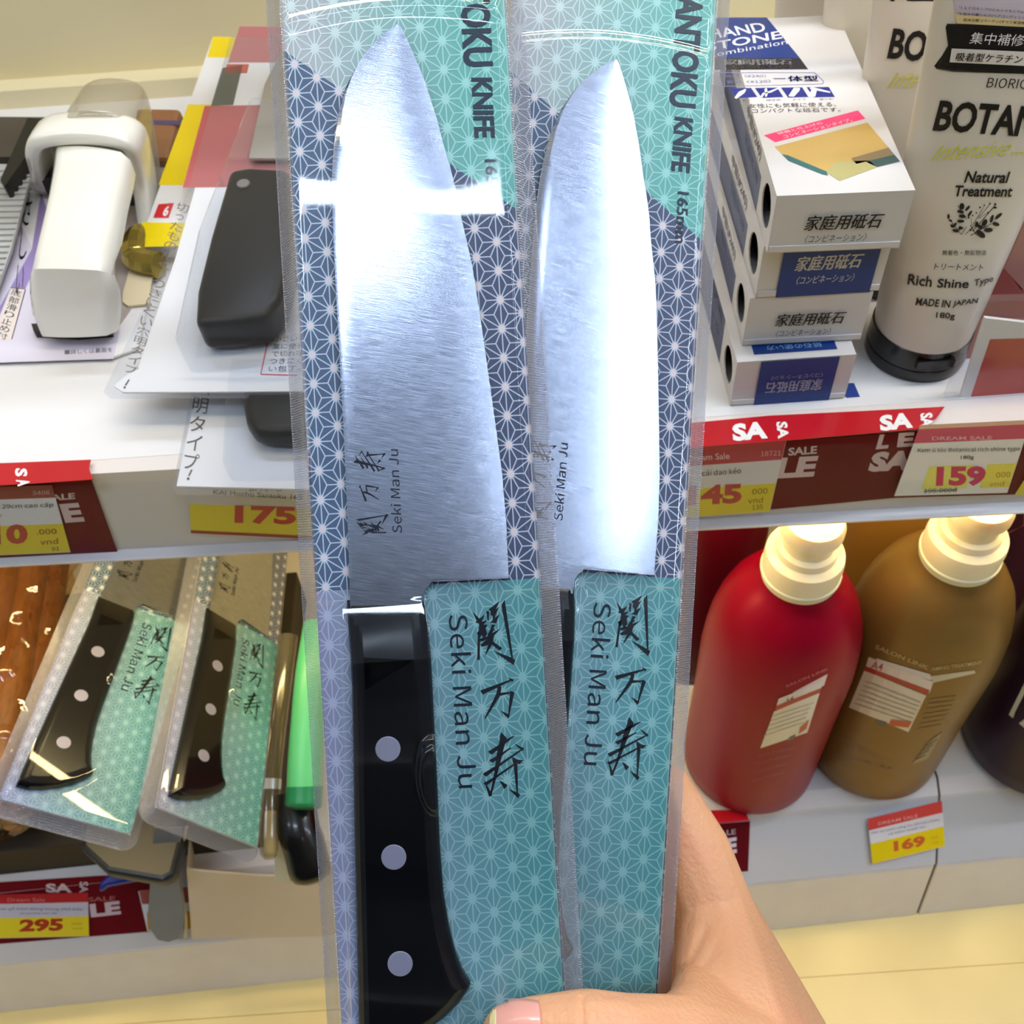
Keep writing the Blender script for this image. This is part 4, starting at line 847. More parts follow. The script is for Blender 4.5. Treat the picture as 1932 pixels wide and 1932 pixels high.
P.vtext('底部滑り止め付', (33, 546), (2, 640), 19, (40, 38, 42), .0, 4); P.vtext('やさしい', (62, 300), (34, 560), 14, (240, 236, 246), .01, 3); P.text('■詳しくは裏面を', (122, 669), (212, 664), (122, 660), (110, 104, 108), 0, 3); P.vtext('ステンレス製', (52, 360), (4, 470), 14, (150, 140, 156), 0, 3)
P.build('card_print', t, PAPER)
m_gloss = mat('glossy_white_plastic', (226, 224, 214), .10, coat=.6, noise=.01)
def loft(secs, thick, rr=.006, bulge=.004):
    """rounded slab following (left point, right point) pairs of its upper surface"""
    V = []; F = []; n = len(secs)
    for i, (a, b) in enumerate(secs):
        a, b = np.array(a), np.array(b); c0 = (np.array(secs[max(i - 1, 0)][0]) + secs[max(i - 1, 0)][1]) / 2; c1 = (np.array(secs[min(i + 1, n - 1)][0]) + secs[min(i + 1, n - 1)][1]) / 2
        d = c1 - c0; d /= np.linalg.norm(d); w = b - a; wl = np.linalg.norm(w); u = w / wl; nn = np.cross(u, d); nn /= np.linalg.norm(nn)
        th = thick[i] if hasattr(thick, '__len__') else thick
        ring = []
        for k in range(13): s = k / 12; e = min(s, 1 - s) * wl; drop = rr * (1 - math.sqrt(max(0, 1 - (1 - min(e / rr, 1)) ** 2))); ring.append(a + w * s + nn * (bulge * (1 - (2 * s - 1) ** 2) - drop))
        for k in range(13): s = 1 - k / 12; ring.append(a + w * s - nn * th)
        V += ring
    m = 26
    for j in range(n - 1):
        for k in range(m): q = (k + 1) % m; F.append((j * m + k, j * m + q, (j + 1) * m + q, (j + 1) * m + k))
    F += [list(range(m))[::-1], [(n - 1) * m + k for k in range(m)]]; return V, F
secs = [(70, 634, 214, 632, .010), (56, 600, 216, 598, .019), (50, 560, 214, 562, .030), (50, 528, 205, 532, .038), (52, 508, 197, 511, .044), (60, 470, 203, 474, .047), (72, 420, 212, 424, .050), (86, 360, 224, 364, .053), (95, 310, 236, 318, .054), (98, 278, 241, 290, .054)]
o = mk('sharpener_handle', *loft([(Z(a, b, zu + z), Z(c, d, zu + z)) for a, b, c, d, z in secs], [.008, .010, .008, .007, .007, .008, .012, .012, .012, .012], .0035, .0022), m_gloss, t, smooth=True, angle=50)
mk('sharpener_base', *prism(SP, planepts(SP, ((68, 628), (217, 626), (216, 640), (150, 645), (72, 641))), .0014, .006), mat('dark_core', (26, 24, 26), .5), t)
# arch: broad crossbar with legs running down at both sides behind the handle
arch = [(86, 330, .006), (78, 290, .030), (72, 262, .046), (80, 240, .056), (110, 230, .059), (168, 227, .060), (225, 234, .058), (252, 248, .053), (264, 280, .040), (273, 330, .022), (283, 410, .004)]
pth = [Z(x, y + 14, zu + z) for x, y, z in arch]
V, F = tube(pth, [.0105] * len(pth), 16, .55, up=(0, .35, 1)); V = [np.array(v) for v in V]
def strap(pts, width, thick):
    V = []; F = []; n = len(pts); dep = np.array([0.08, 1, .0]); dep /= np.linalg.norm(dep)
    for i in range(n):
        d = pts[min(i + 1, n - 1)] - pts[max(i - 1, 0)]; d /= np.linalg.norm(d); nn = np.cross(d, dep); nn /= np.linalg.norm(nn)
        for k in range(16): a = 2 * math.pi * k / 16; ca, sa = math.cos(a), math.sin(a); V.append(pts[i] + dep * width * (math.copysign(abs(ca) ** .5, ca)) + nn * thick * (math.copysign(abs(sa) ** .5, sa)))
    for j in range(n - 1):
        for k in range(16): q = (k + 1) % 16; F.append((j * 16 + k, j * 16 + q, (j + 1) * 16 + q, (j + 1) * 16 + k))
    F += [list(range(16))[::-1], [(n - 1) * 16 + k for k in range(16)]]; return V, F
def smoothpath(p, n=6):
    out = []; p = [p[0]] + list(p) + [p[-1]]
    for i in range(1, len(p) - 2):
        for k in range(n):
            s = k / n; out.append(.5 * ((2 * p[i]) + (-p[i - 1] + p[i + 1]) * s + (2 * p[i - 1] - 5 * p[i] + 4 * p[i + 1] - p[i + 2]) * s * s + (-p[i - 1] + 3 * p[i] - 3 * p[i + 1] + p[i + 2]) * s ** 3))
    out.append(p[-2]); return out
mk('sharpener_arch', *strap(smoothpath(pth, 4), .0115, .0045), m_gloss, t, smooth=True, angle=60)
mk('sharpener_core', *prism(SP, planepts(SP, ((105, 400), (262, 400), (258, 330), (115, 330))), .001, .022), mat('dark_core', (26, 24, 26), .5), t)
dome = [(118, 400, .004), (120, 300, .030), (128, 225, .052), (150, 190, .064), (200, 182, .066), (250, 196, .060), (270, 250, .044), (284, 330, .022), (290, 410, .004)]
mk('blister', *strap(smoothpath([Z(x, y, zu + z) for x, y, z in dome], 4), .018, .0012), film('thick_blister', tint=(235, 232, 224), rough=.06, frost=.22, frost_col=(205, 200, 186)), t, smooth=True, angle=60)
# --- black boxed thing and ribbed pack at the far left
t = thing('grater_pack', Z(0, 420, zu), 'ribbed grey grater with black frame lying at the far left', 'packaged grater')
GP = Plane(Z(-40, 640, zu + .004), Z(20, 640, zu + .004), Z(-40, 300, zu + .012))
mk('ribbed_plate', *prism(GP, planepts(GP, ((-220, 560), (0, 560), (-10, 640), (2, 420), (72, 300), (-200, 300))[::-1]) if 0 else planepts(GP, ((-220, 620), (-25, 620), (25, 480), (68, 318), (-200, 318))), .001, .003), mat('ribbed_grey', (176, 176, 172), .45), t)
V = []; F = []
for i in range(26):
    y = 600 - i * 11; x1 = -22 + (600 - y) * .31; a = [GP.px(-60, y, .003), GP.px(x1, y - 1, .003), GP.px(x1, y - 4, .003), GP.px(-60, y - 3, .003)]; v, f = hexa(a + [p + GP.n * .0012 for p in a]); b = len(V); V += v; F += [[b + k for k in q] for q in f]
o = mk('rib', V, F, mat('ribbed_grey', (176, 176, 172)), t); o['kind'] = 'stuff'
mk('black_frame', *prism(GP, planepts(GP, ((0, 340), (8, 352), (72, 262), (90, 225), (52, 222)), .012), .003, .012), mat('black_frame', (14, 13, 14), .4), t)
t = thing('dark_box', Z(20, 290, zu), 'dark grey flat box lying behind the grater at the far left', 'box')
DB = Plane(Z(-60, 300, zu + .014), Z(60, 300, zu + .014), Z(0, 225, zu + .014))
mk('box_body', *prism(DB, planepts(DB, ((-160, 296), (48, 296), (90, 221), (-160, 219))), -.014, 0), mat('dark_grey_card', (70, 64, 58), .35, noise=.08), t)
t = thing('brown_packet', Z(305, 300, zu + .01), 'brown paper packet behind the sharpener', 'packet'); BP = Plane(Z(260, 330, zu + .003), Z(350, 330, zu + .003), Z(300, 240, zu + .012))
o = mk('packet_body', *prism(BP, planepts(BP, ((255, 318), (330, 322), (352, 228), (268, 226))), 0, .010), mat('brown_packet_paper', (150, 104, 66), .6, noise=.15, bump=.6, bscale=90), t); bevel(o, .003)
P = Print(lambda x, y, k: BP.px(x, y, .0102 + k)); P.poly([(272, 226), (350, 228), (347, 236), (270, 234)], (90, 80, 120), 0); P.build('packet_print', t, PAPER)
t = thing('grey_packet', Z(300, 400, zu + .004), 'grey flat packet lying between the sharpener and the yellow pack', 'packet'); BQ = Plane(Z(230, 480, zu + .002), Z(300, 480, zu + .002), Z(260, 330, zu + .004))
mk('packet_body', *prism(BQ, planepts(BQ, ((215, 640), (268, 560), (330, 320), (255, 318), (222, 430))), 0, .002), mat('grey_packet', (168, 156, 150), .5, noise=.08), t)
mk('hang_tab', *prism(BQ, planepts(BQ, ((236, 560), (247, 520), (262, 513), (292, 512), (285, 582), (245, 586), (235, 578))), .002, .0032), mat('cream_tab', (226, 210, 172), .5), t)
# --- yellow and white striped pack under the knife card
Pw = Y(400, 72, .628)
YP = Plane(Z(262, 470, zu + .012), Z(330, 468, zu + .012), Pw)
t = thing('yellow_pack', YP.px(300, 470), 'long yellow and white pack with a red mark under the black-handled knife card', 'pack')
mk('pack_box', *prism(YP, planepts(YP, ((261, 466), (360, 464), (520, 74), (402, 69))), -.008, 0), CARDW, t)
P = Print(lambda x, y, k: YP.px(x, y, k)); ye = (240, 212, 8)
P.poly([(402, 69), (520, 73), (505, 110), (391, 108)], ye); P.poly([(355, 197), (470, 198), (400, 350), (299, 349)], ye); P.poly([(268, 419), (380, 421), (360, 464), (261, 466)], ye)
P.poly([(299, 385), (328, 383), (318, 411), (289, 411)], (206, 24, 34), 1); P.text('6', (306, 408), (316, 407), (311, 389), WHITE, .04, 3); P.poly([(318, 383), (328, 383), (318, 411), (309, 411)], (206, 60, 70), 2); P.build('pack_print', t, GLOSSY, apart=.012)
mk('foil_end', *tube(smoothpath([Z(264, 432, zu + .012), Z(254, 470, zu + .010), Z(262, 492, zu + .008), Z(300, 500, zu + .008)], 4), [.004, .0055, .0065, .0068, .007, .007, .0072, .0072, .0072, .0072, .0072, .0072, .0072], 9), mat('gold_foil', (170, 150, 70), .18, metal=.8, noise=.25, nscale=120), t)
# --- black-handled knives on white cards
def white_knife_pack(PL, card, outer, label, texts, handle, hh, dome_pts, dome_h, blade=None, extra=None):
    t = thing('packaged_knife', PL.px(*card[0]), label, 'packaged knife')
    mk('backing_card', *prism(PL, planepts(PL, card), -.0008, 0), CARDW, t)
    mk('clear_sleeve', *prism(PL, planepts(PL, outer), -.0016, .0006), cardedge, t)
    P = Print(lambda x, y, k: PL.px(x, y, k)); texts(P); P.build('card_print', t, PAPER, apart=.012)
    if blade: mk('blade', *prism(PL, planepts(PL, blade, .004), .003, .0045), mat('grey_blade', (176, 172, 166), .35, metal=.6), t)
    q = planepts(PL, handle, hh); V, F = prism(PL, q, .0015, hh); h = mk('handle', V, F, mat('black_soft_handle', (5, 6, 9), .38, noise=.03, spec=.22), t, smooth=False); bevel(h, .004, 4)
    for pl in h.data.polygons: pl.use_smooth = True
    d = mk('blister', *prism(PL, planepts(PL, dome_pts, dome_h), .0008, dome_h), pk_film, t); bevel(d, .003, 3)
    return t, h
KP = Plane(Z(200, 745, zu + .020), Z(545, 741, zu + .020), Y(440, 75, .612))
def kt(P):
    P.poly([(386, 200), (590, 196), (560, 352), (345, 354)], (176, 84, 86), 0); P.poly([(452, 50), (600, 50), (600, 118), (430, 118)], (184, 112, 114), 0); P.poly([(420, 128), (458, 122), (440, 198), (398, 200)], (70, 78, 66), 1); P.poly([(428, 121), (470, 121), (466, 138), (424, 138)], (196, 80, 60), 1)
    P.vtext('切ったものがくっつきにくい穴明タイプ', (347, 383), (245, 706), 25, (96, 84, 82), -.0, 2, (-.05, 0)); P.line((244, 716), (236, 727), 2.6, (96, 84, 82), 3); P.oval((235, 731), 2.2, 2.2, (96, 84, 82), 3)
    for a, b in (((506, 640), (492, 706)), ((492, 706), (560, 708))): P.line(a, b, 2.2, (196, 50, 70), 2)
    for s_, x, y in (('小さい作', 516, 645), ('業に便利', 513, 659), ('で切れ味', 512, 673), ('つきにく', 508, 687), ('い包丁。', 506, 701)): P.text(s_, (x, y), (x + 60, y - 1), (x + 2, y - 11), (70, 60, 70), 0, 2)
white_knife_pack(KP, [(214, 728), (262, 690), (330, 490), (446, 78), (640, 78), (640, 738), (232, 740)], [(196, 741), (206, 748), (640, 746), (640, 70), (436, 70), (320, 480)], 'black-handled knife on a white card lying over the yellow pack', kt,
    [(432, 318), (470, 312), (545, 316), (552, 470), (530, 560), (500, 598), (430, 606), (366, 610), (370, 545), (396, 440)], .020, [(325, 640), (560, 640), (560, 180), (470, 180), (372, 430)], .024,
    blade=[(470, 300), (600, 300), (600, 90), (530, 100), (500, 160)])
RM = mat('dull_rivet', (120, 116, 112), .4, metal=.4); kh = [o for o in S.objects if o.name.startswith('black')]
x = KP.px(459, 347, .0203); hd = [o for o in S.objects if o.name.startswith('handle')][-1]
mk('rivet', *lathe([(.0001, .0006), (.0030, .0006), (.0033, 0)][::-1], x, KP.n, 24), RM, hd)
KQ = Plane(Z(332, 919, zu + .0045), Z(550, 926, zu + .0045), Z(400, 500, zu + .008))
def kt2(P): P.vtext('がくっつきにくい穴明タイプ', (432, 430), (358, 888), 31, (84, 76, 70), .0, 2, (-.08, 0)); P.line((362, 886), (356, 898), 2.8, (84, 76, 70), 3); P.oval((355, 903), 2.6, 2.6, (84, 76, 70), 3)
white_knife_pack(KQ, [(333, 917), (640, 924), (640, 500), (420, 500)], [(326, 924), (330, 929), (640, 934), (640, 490), (412, 490)], 'second black-handled knife pack under the first, jutting over the rail', kt2,
    [(470, 640), (640, 640), (640, 800), (600, 812), (520, 815), (478, 812), (462, 790), (455, 750)], .013, [(415, 870), (640, 866), (640, 640), (430, 640)], .016)
# ================================================================== LOWER SHELF, LEFT
# brown bundle wrapped in film
t = thing('wrapped_spoon_bundle', Z(20, 1500, zb + .10), 'brown wooden bundle wrapped in crinkled clear film at the left edge', 'wrapped bundle')
m_wood = mat('orange_brown_wood', (126, 76, 26), .45, noise=.6, nscale=30)
nt = m_wood.node_tree; nz = [n for n in nt.nodes if n.type == 'TEX_NOISE'][0]; mp = nt.nodes.new('ShaderNodeMapping'); mp.inputs['Scale'].default_value = (12, 2.5, 12); tc = [n for n in nt.nodes if n.type == 'TEX_COORD'][0]; nt.links.new(tc.outputs['Object'], mp.inputs[0]); nt.links.new(mp.outputs[0], nz.inputs['Vector'])
axs = [(75, 1000, 118), (45, 1250, 80), (-10, 1560, 40)]
rr = random.Random(3)
front = Z(-62, 1560, .20); back = Z(30, 1030, .225); dv = (back - front) / np.linalg.norm(back - front); sd = np.cross(dv, (0, 0, 1)); sd /= np.linalg.norm(sd); upv = np.cross(sd, dv)
for i in range(12):
    a = i * 2 * math.pi / 9; r_ = .026 if i < 9 else .011; off = sd * math.cos(a) * r_ + upv * math.sin(a) * r_ * .7
    L_ = np.linalg.norm(back - front); n = 12; pp = []; rd = []
    for k in range(n): s_ = k / (n - 1); pp.append(front + dv * s_ * L_ * 1.25 + off * (1 + .12 * math.sin(3 * s_ + i)) + upv * .002 * math.sin(5 * s_ + i * 2)); rd.append(.0125 * (.72 + .35 * math.sin(math.pi * min(1, .12 + s_ * .8)) ) * (1 + .1 * math.sin(s_ * 7 + i)))
    rd[0] *= .45; mk('wooden_stick', *tube(pp, rd, 12), m_wood, t, smooth=True, angle=50)
V = []; F = []; n = 90; m = 80
for j in range(n):
    s_ = -.03 + 1.28 * j / (n - 1)
    for k in range(m):
        a = 2 * math.pi * k / m; w = .0415 + .0022 * math.sin(7 * a + 11 * s_) + .0018 * math.sin(11 * a - 33 * s_) + .0018 * math.sin(60 * s_ + 3 * a) * math.sin(5 * a); w *= 1 - .35 * max(0, (.04 - s_) / .07) ** 2
        V.append(front + dv * s_ * L_ + sd * math.cos(a) * w + upv * math.sin(a) * w * .74)
for j in range(n - 1):
    for k in range(m): q = (k + 1) % m; F.append((j * m + k, j * m + q, (j + 1) * m + q, (j + 1) * m + k))
mk('wrapping_film', V, F, film('crinkled_film', tint=(250, 232, 205), rough=.05, f0=.08, frost=.06, frost_col=(220, 160, 80), bump=1.0, bscale=120), t, smooth=True)
# dark pack end, and an added block for the shade under the packs
t = thing('grey_pack', Z(280, 1640, .16), 'dark see-through plastic pack end under the two packed knives', 'pack')
UQ = Plane(Z(180, 1640, .168), Z(330, 1652, .168), Z(250, 1480, .168))
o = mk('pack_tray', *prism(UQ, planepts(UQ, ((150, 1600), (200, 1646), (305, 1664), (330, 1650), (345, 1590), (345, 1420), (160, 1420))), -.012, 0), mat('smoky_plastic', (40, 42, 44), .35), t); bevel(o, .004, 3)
t = thing('shade_block', (-.31, .30, zb), 'dark brown carton in the shade under the two packed knives', 'box')
o = mk('carton', *extrude_x([(.295, zb + .0005), (.295, zb + .038), (.50, zb + .040), (.50, zb + .0005)], -.46, -.175, YB), mat('shade_brown', (44, 36, 24), .7, noise=.15), t); bevel(o, .001)  # added block: shade below the packs given as a dark colour
t = thing('blue_tool', Z(210, 1655, .15), 'blue plastic tool tip poking out under the packs', 'tool')
UB = Plane(Z(180, 1690, .150), Z(280, 1650, .155), Z(220, 1560, .16))
o = mk('blue_tip', *prism(UB, planepts(UB, ((184, 1683), (188, 1664), (235, 1615), (300, 1615), (290, 1655), (200, 1672))), -.006, 0), mat('blue_plastic', (10, 30, 130), .35), t); bevel(o, .002)
t = thing('grey_spatula', BR_.px(315, 1700, .012), 'grey rounded plastic tongue hanging over the base rail', 'spatula')
US = Plane(BR_.px(300, 1765, .016), BR_.px(340, 1765, .016), BR_.px(320, 1600, .030))
o = mk('tongue', *prism(US, planepts(US, ((290, 1560), (288, 1620), (283, 1670), (280, 1720), (284, 1752), (298, 1772), (318, 1776), (338, 1770), (347, 1750), (347, 1715), (340, 1660), (336, 1620), (345, 1560))), -.0008, .0008), mat('grey_plastic_tongue', (120, 122, 122), .45, noise=.06), t); bevel(o, .0004)
o = mk('cream_edge', *tube(smoothpath([US.px(352, 1560, -.002), US.px(338, 1630, -.004), US.px(344, 1690, -.003), US.px(350, 1730, -.002), US.px(350, 1768, -.001)], 4), .0011, 8), mat('cream_edge', (196, 178, 140), .4), t)
# white card tray
t = thing('card_tray', BR_.px(480, 1760, .01), 'white bent cardboard tray front holding the packs at the bottom', 'tray')
def tw(x, y, h): return BR_.px(x, y, h)
front_b = [(362, 1772, .012), (420, 1770, .012), (500, 1768, .012), (600, 1766, .012), (700, 1758, .012)]
top_b = [(352, 1640, .030), (390, 1645, .030), (500, 1653, .030), (540, 1651, .031), (592, 1640, .032), (700, 1615, .034)]
tb = smoothpath([tw(*p) for p in top_b], 5); fb = smoothpath([tw(*p) for p in front_b], 5); m_tray = mat('tray_card', (214, 196, 168), .6, noise=.03)
def wall(A, B, th):
    n = min(len(A), len(B)); A = [A[int(round(i * (len(A) - 1) / (n - 1)))] for i in range(n)]; B = [B[int(round(i * (len(B) - 1) / (n - 1)))] for i in range(n)]
    V = A + B + [p + th for p in A] + [p + th for p in B]; F = []
    for i in range(n - 1): F += [(i, i + 1, n + i + 1, n + i), (2 * n + i, 3 * n + i, 3 * n + i + 1, 2 * n + i + 1), (i, 2 * n + i, 2 * n + i + 1, i + 1), (n + i, n + i + 1, 3 * n + i + 1, 3 * n + i)]
    F += [(0, n, 3 * n, 2 * n), (n - 1, 3 * n - 1, 4 * n - 1, 2 * n - 1)]; return V, F
mk('tray_front', *wall(tb, fb, np.array([0, .0012, .0004])), m_tray, t)
p0, p1 = tb[0], fb[0]; bk = np.array([-.012, .16, .0]); mk('tray_side', *hexa([p1, p1 + np.array([.0012, 0, 0]), p1 + bk + np.array([.0012, 0, 0]), p1 + bk, p0, p0 + np.array([.0012, 0, 0]), p0 + bk + np.array([.0012, 0, 0]), p0 + bk]), m_tray, t)
# clear capped tube beside the second pack, green handle, black handle
def capsule(name, pts, rad, m, parent, seg=20):
    return mk(name, *tube(smoothpath(pts, 6), rad, seg), m, parent, smooth=True, angle=60)
def rprof(n, r, r0=.5, r1=1, e=3):
    o = []
    for i in range(n): a = min(1, (i + .3) / e); b = min(1, (n - 1 - i + .3) / e); o.append(r * (math.sqrt(1 - (1 - a) ** 2)) * (1 if r1 else 1) * (math.sqrt(1 - (1 - b) ** 2) if r0 else 1))
    return o
t = thing('green_knife', Z(575, 1500, .24), 'knife with a mint green handle end standing behind the held packs', 'knife')
gp = [Z(572, 1527, .225), Z(574, 1500, .228), Z(576, 1440, .236), Z(582, 1360, .246), Z(590, 1270, .256), Z(604, 1180, .262)]
sp = smoothpath(gp, 6); n = len(sp)
mk('handle', *tube(sp, rprof(n, .0105, 0), 20), mat('mint_green', (92, 196, 132), .35, noise=.03), t, smooth=True, angle=60)
mk('end_cap', *tube([p + (sp[0] - sp[5]) * .02 for p in sp[:9]], [r * 1.04 for r in rprof(n, .0105, 0)[:9]], 20), mat('deep_green', (28, 128, 84), .35), t, smooth=True, angle=60)
t = thing('black_handled_tool', Z(570, 1600, .20), 'black handled tool in the tray under the green handle', 'tool')
sp = smoothpath([Z(590, 1665, .185), Z(575, 1600, .198), Z(562, 1560, .205), Z(556, 1500, .21)], 6); mk('handle', *tube(sp, rprof(len(sp), .013, 0), 20, .8), mat('black_tool_handle', (10, 11, 12), .25, coat=.3), t, smooth=True, angle=60)
t = thing('clear_tube_pack', Z(515, 1500, .235), 'narrow clear plastic tube with a cream insert beside the second packed knife', 'packaging tube')
cp = [Z(508, 1622, .205), Z(508, 1560, .212), Z(512, 1470, .222), Z(524, 1360, .232), Z(545, 1200, .245)]; sp = smoothpath(cp, 5)
mk('tube_shell', *tube(sp, rprof(len(sp), .0058, 0), 14), film('tube_shell', tint=(225, 220, 205), rough=.08, frost=.16, frost_col=(190, 180, 150)), t, smooth=True, angle=60)
mk('insert_card', *tube([p - np.array([0, 0, .002]) for p in sp[1:8]], .0036, 8), mat('cream_insert', (206, 194, 150), .5), t, smooth=True)
mk('tube_collar', *tube([sp[9], sp[10]], .0062, 14), mat('collar_chrome', (210, 214, 222), .2, metal=.5), t, smooth=True, angle=40)
t = thing('white_insert', Z(545, 1640, .18), 'pale card insert showing inside the tray beside the black handle', 'card'); IQ = Plane(Z(520, 1655, .178), Z(600, 1650, .178), Z(530, 1540, .195))
mk('card_sheet', *prism(IQ, planepts(IQ, ((518, 1665), (572, 1665), (536, 1570), (520, 1560))), 0, .0008), mat('cream_insert', (206, 194, 150)), t)
# small price tickets / floor stains left out on purpose
# ================================================================== THE HAND
m_skin = mat('skin', (226, 168, 126), .42, noise=.05, nscale=55, bump=.4, bscale=600, sss=.25, spec=.35)
nt = m_skin.node_tree; b = nt.nodes['Principled BSDF']; n3 = nt.nodes.new('ShaderNodeTexNoise'); n3.inputs['Scale'].default_value = 28; tc = [n for n in nt.nodes if n.type == 'TEX_COORD'][0]; nt.links.new(tc.outputs['Object'], n3.inputs['Vector'])
mr = nt.nodes.new('ShaderNodeMapRange'); mr.inputs['From Min'].default_value = .45; mr.inputs['From Max'].default_value = .75; mr.inputs['To Max'].default_value = .7; nt.links.new(n3.outputs['Fac'], mr.inputs[0])
mx = nt.nodes.new('ShaderNodeMix'); mx.data_type = 'RGBA'; nt.links.new(mr.outputs[0], mx.inputs['Factor']); vm = [n for n in nt.nodes if n.type == 'VECT_MATH'][0]; nt.links.new(vm.outputs[0], mx.inputs[6]); mx.inputs[7].default_value = (*lin((216, 138, 112)), 1); nt.links.new(mx.outputs[2], b.inputs['Base Color'])
mm = .001
def ball(bm, c, r, sub=2): 
    bmesh.ops.create_icosphere(bm, subdivisions=sub, radius=r, matrix=Matrix.Translation(Vector(c)))
def hull(balls):
    bm = bmesh.new()
    for c, r in balls: ball(bm, c, r)
    h = bmesh.ops.convex_hull(bm, input=bm.verts); bmesh.ops.delete(bm, geom=[g for g in h['geom_interior'] if isinstance(g, bmesh.types.BMVert)], context='VERTS'); return bm
H = lambda px, py, d: D(px, py, d)
# joints: (point, radius) — thumb lies over the front of the packs, fingers close behind them
T = {'tip': (H(962, 1948, .2830), .0080), 't1': (H(1005, 1950, .2815), .0098), 'ip': (H(1105, 1946, .2800), .0112), 't2': (H(1180, 1952, .2805), .0108), 'mcp': (H(1290, 1965, .2870), .0125), 'cmc': (H(1420, 2030, .305), .0200), 'wr': (H(1560, 2230, .330), .0270), 'wr2': (H(1460, 2300, .345), .0260)}
K = {'ik': (H(1255, 1500, .3420), .0105), 'iw': (H(1316, 1600, .3400), .0110), 'im': (H(1352, 1720, .3370), .0130), 'ib': (H(1420, 1880, .3330), .0170), 'mk': (H(1235, 1600, .358), .0115), 'rk': (H(1220, 1740, .366), .0115), 'pk': (H(1230, 1880, .366), .0105)}
pieces = [('tip', 't1'), ('t1', 'ip'), ('ip', 't2'), ('t2', 'mcp'), ('mcp', 'cmc'), ('cmc', 'wr', 'wr2')]
A = {**T, **K}
fing = {'i': [K['ik'], (H(1150, 1480, .352), .0092), (H(1010, 1500, .349), .0085), (H(905, 1530, .343), .0074)],
        'm': [K['mk'], (H(1120, 1590, .362), .0098), (H(960, 1600, .357), .0090), (H(850, 1625, .349), .0078)],
        'r': [K['rk'], (H(1110, 1720, .366), .0096), (H(955, 1725, .360), .0088), (H(860, 1745, .351), .0076)],
        'p': [K['pk'], (H(1120, 1850, .366), .0086), (H(990, 1850, .360), .0078), (H(910, 1862, .352), .0068)]}
hulls = [[A[k] for k in p] for p in pieces]
hulls += [[K['ik'], K['iw']], [K['iw'], K['im']], [K['im'], K['ib']], [K['ib'], T['wr'], T['cmc']], [K['im'], K['ib'], T['cmc']], [K['ik'], K['iw'], K['mk'], K['im']], [K['mk'], K['im'], K['rk'], K['ib']], [K['rk'], K['pk'], K['ib'], T['wr2']], [K['pk'], T['wr2'], T['wr'], K['ib']]]
# web between thumb and forefinger
web = [(H(1322, 1790, .3300), .0068), (H(1316, 1850, .3180), .0072), (H(1310, 1905, .3020), .0085)]
hulls += [[web[0], K['im'], web[1]], [web[1], web[2], T['cmc']], [web[1], K['im'], K['ib'], T['cmc']], [web[2], T['mcp'], T['cmc']]]
for f in fing.values(): hulls += [[f[i], f[i + 1]] for i in range(3)]
allv = []; allf = []
for h in hulls:
    bm = hull(h); b0 = len(allv); bm.verts.index_update(); allv += [tuple(v.co) for v in bm.verts]; allf += [[b0 + v.index for v in f.verts] for f in bm.faces]; bm.free()
person = thing('person', T['mcp'][0], "shopper's bare right hand gripping both knife packs, thumb across the front", 'person')
o = mk('hand', allv, allf, m_skin, person)
md = o.modifiers.new('r', 'REMESH'); md.mode = 'VOXEL'; md.voxel_size = .0007; md.use_smooth_shade = True
md = o.modifiers.new('s', 'SMOOTH'); md.factor = .6; md.iterations = 20
bpy.context.view_layer.update(); ev = o.evaluated_get(bpy.context.evaluated_depsgraph_get()); me = bpy.data.meshes.new_from_object(ev); o.modifiers.clear(); o.data = me
me.polygons.foreach_set('use_smooth', [True] * len(me.polygons))
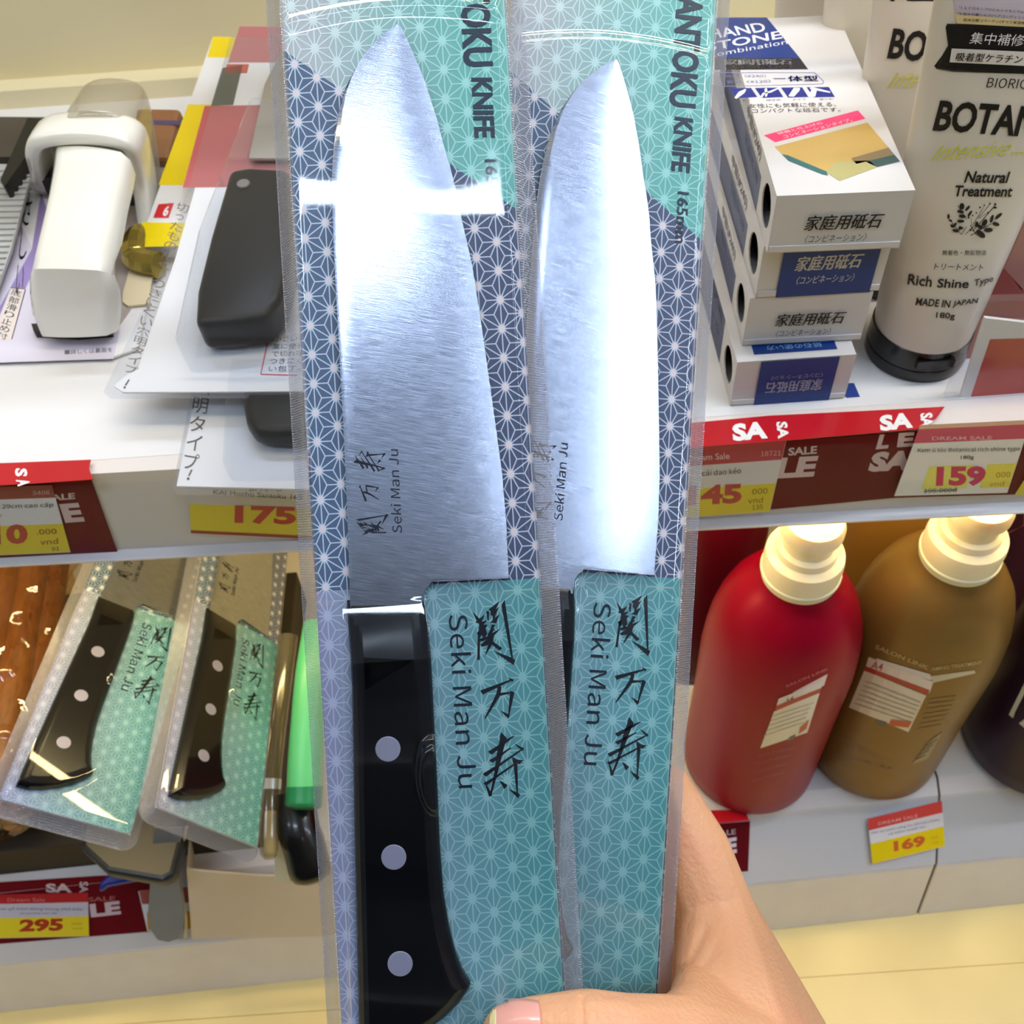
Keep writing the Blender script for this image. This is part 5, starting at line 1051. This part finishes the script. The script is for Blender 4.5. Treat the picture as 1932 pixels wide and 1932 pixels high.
# creases: across the thumb joint and where the thumb meets the palm
base = np.array(person.location); co = np.array([v.co for v in me.vertices]) + base; nr = np.array([v.normal for v in me.vertices]); c = (co - CAM) @ W; PX = 966 + 1932 * c[:, 0] / -c[:, 2]; PY = 966 - 1932 * c[:, 1] / -c[:, 2]; dep = -c[:, 2]
camf = (nr @ W)[:, 2] > .1
def groove(x0, y0, x1, y1, depth, wid):
    d = np.array([x1 - x0, y1 - y0]); L = np.hypot(*d); d = d / L; s_ = (PX - x0) * d[0] + (PY - y0) * d[1]; e = np.abs(-(PX - x0) * d[1] + (PY - y0) * d[0]); s2 = np.clip(np.minimum(s_, L - s_) / 12 + .5, 0, 1)
    return depth * np.exp(-(e / wid) ** 2) * s2 * camf
g = groove(1098, 1860, 1100, 1960, .0009, 4) + groove(1128, 1880, 1134, 1960, .0003, 3.0) + groove(1066, 1885, 1068, 1950, .0002, 3) + groove(1112, 1874, 1104, 1960, .00025, 2.5) + groove(1332, 1748, 1288, 1838, .0006, 9) + groove(1352, 1790, 1305, 1850, .0003, 8) + groove(1150, 1900, 1158, 1960, .00015, 3)
co2 = co - base - nr * g[:, None]; me.vertices.foreach_set('co', co2.astype(np.float32).ravel()); me.update()
# thumbnail
bt = BVHTree.FromPolygons([Vector(p) for p in (co2 + base)], [tuple(p.vertices) for p in me.polygons])
def onhand(x, y, h):
    r = Vector(ray(x, y)).normalized(); p, n, i, d = bt.ray_cast(Vector(CAM), r)
    if p is None: p, n, i, d = bt.find_nearest(Vector(D(x, y, .275)))
    n = -Vector(r) * .7 + n * .3; n.normalize(); return np.array(p) + np.array(n) * h
def patch(name, fx, m, hfn, nx=16, ny=14):
    V = []; F = []
    for j in range(ny + 1):
        for i in range(nx + 1): x, y = fx(i / nx, j / ny); V.append(onhand(x, y, hfn(i / nx, j / ny)))
    for j in range(ny):
        for i in range(nx): F.append((j * (nx + 1) + i, j * (nx + 1) + i + 1, (j + 1) * (nx + 1) + i + 1, (j + 1) * (nx + 1) + i))
    ob = mk(name, V, F, m, person, smooth=True); s_ = ob.modifiers.new('t', 'SOLIDIFY'); s_.thickness = .0004; s_.offset = -1; return ob
def nail(u, v):   # u: free edge -> root, v: top -> bottom
    x = 935 + u * 82; a = 1893 - 6 * math.sin(math.pi * min(u * .8 + .1, 1)) + 6 * (1 - u) ** 3; return x + 5 * math.sin(math.pi * v) * (1 if u > .5 else -1) * abs(2 * u - 1), a + v * (2000 - a)
patch('thumbnail', nail, mat('nail_pink', (232, 166, 150), .22, coat=.3, noise=.03), lambda u, v: .0005 + .0003 * math.sin(math.pi * u))
patch('nail_tip', lambda u, v: (920 + u * 18 + 10 * (1 - v) * (1 - u) * .6 , 1906 - u * 10 + 8 * (1 - u) + v * (2000 - 1906)), mat('nail_free_edge', (222, 206, 150), .3, noise=.03), lambda u, v: .0006, 6, 12)
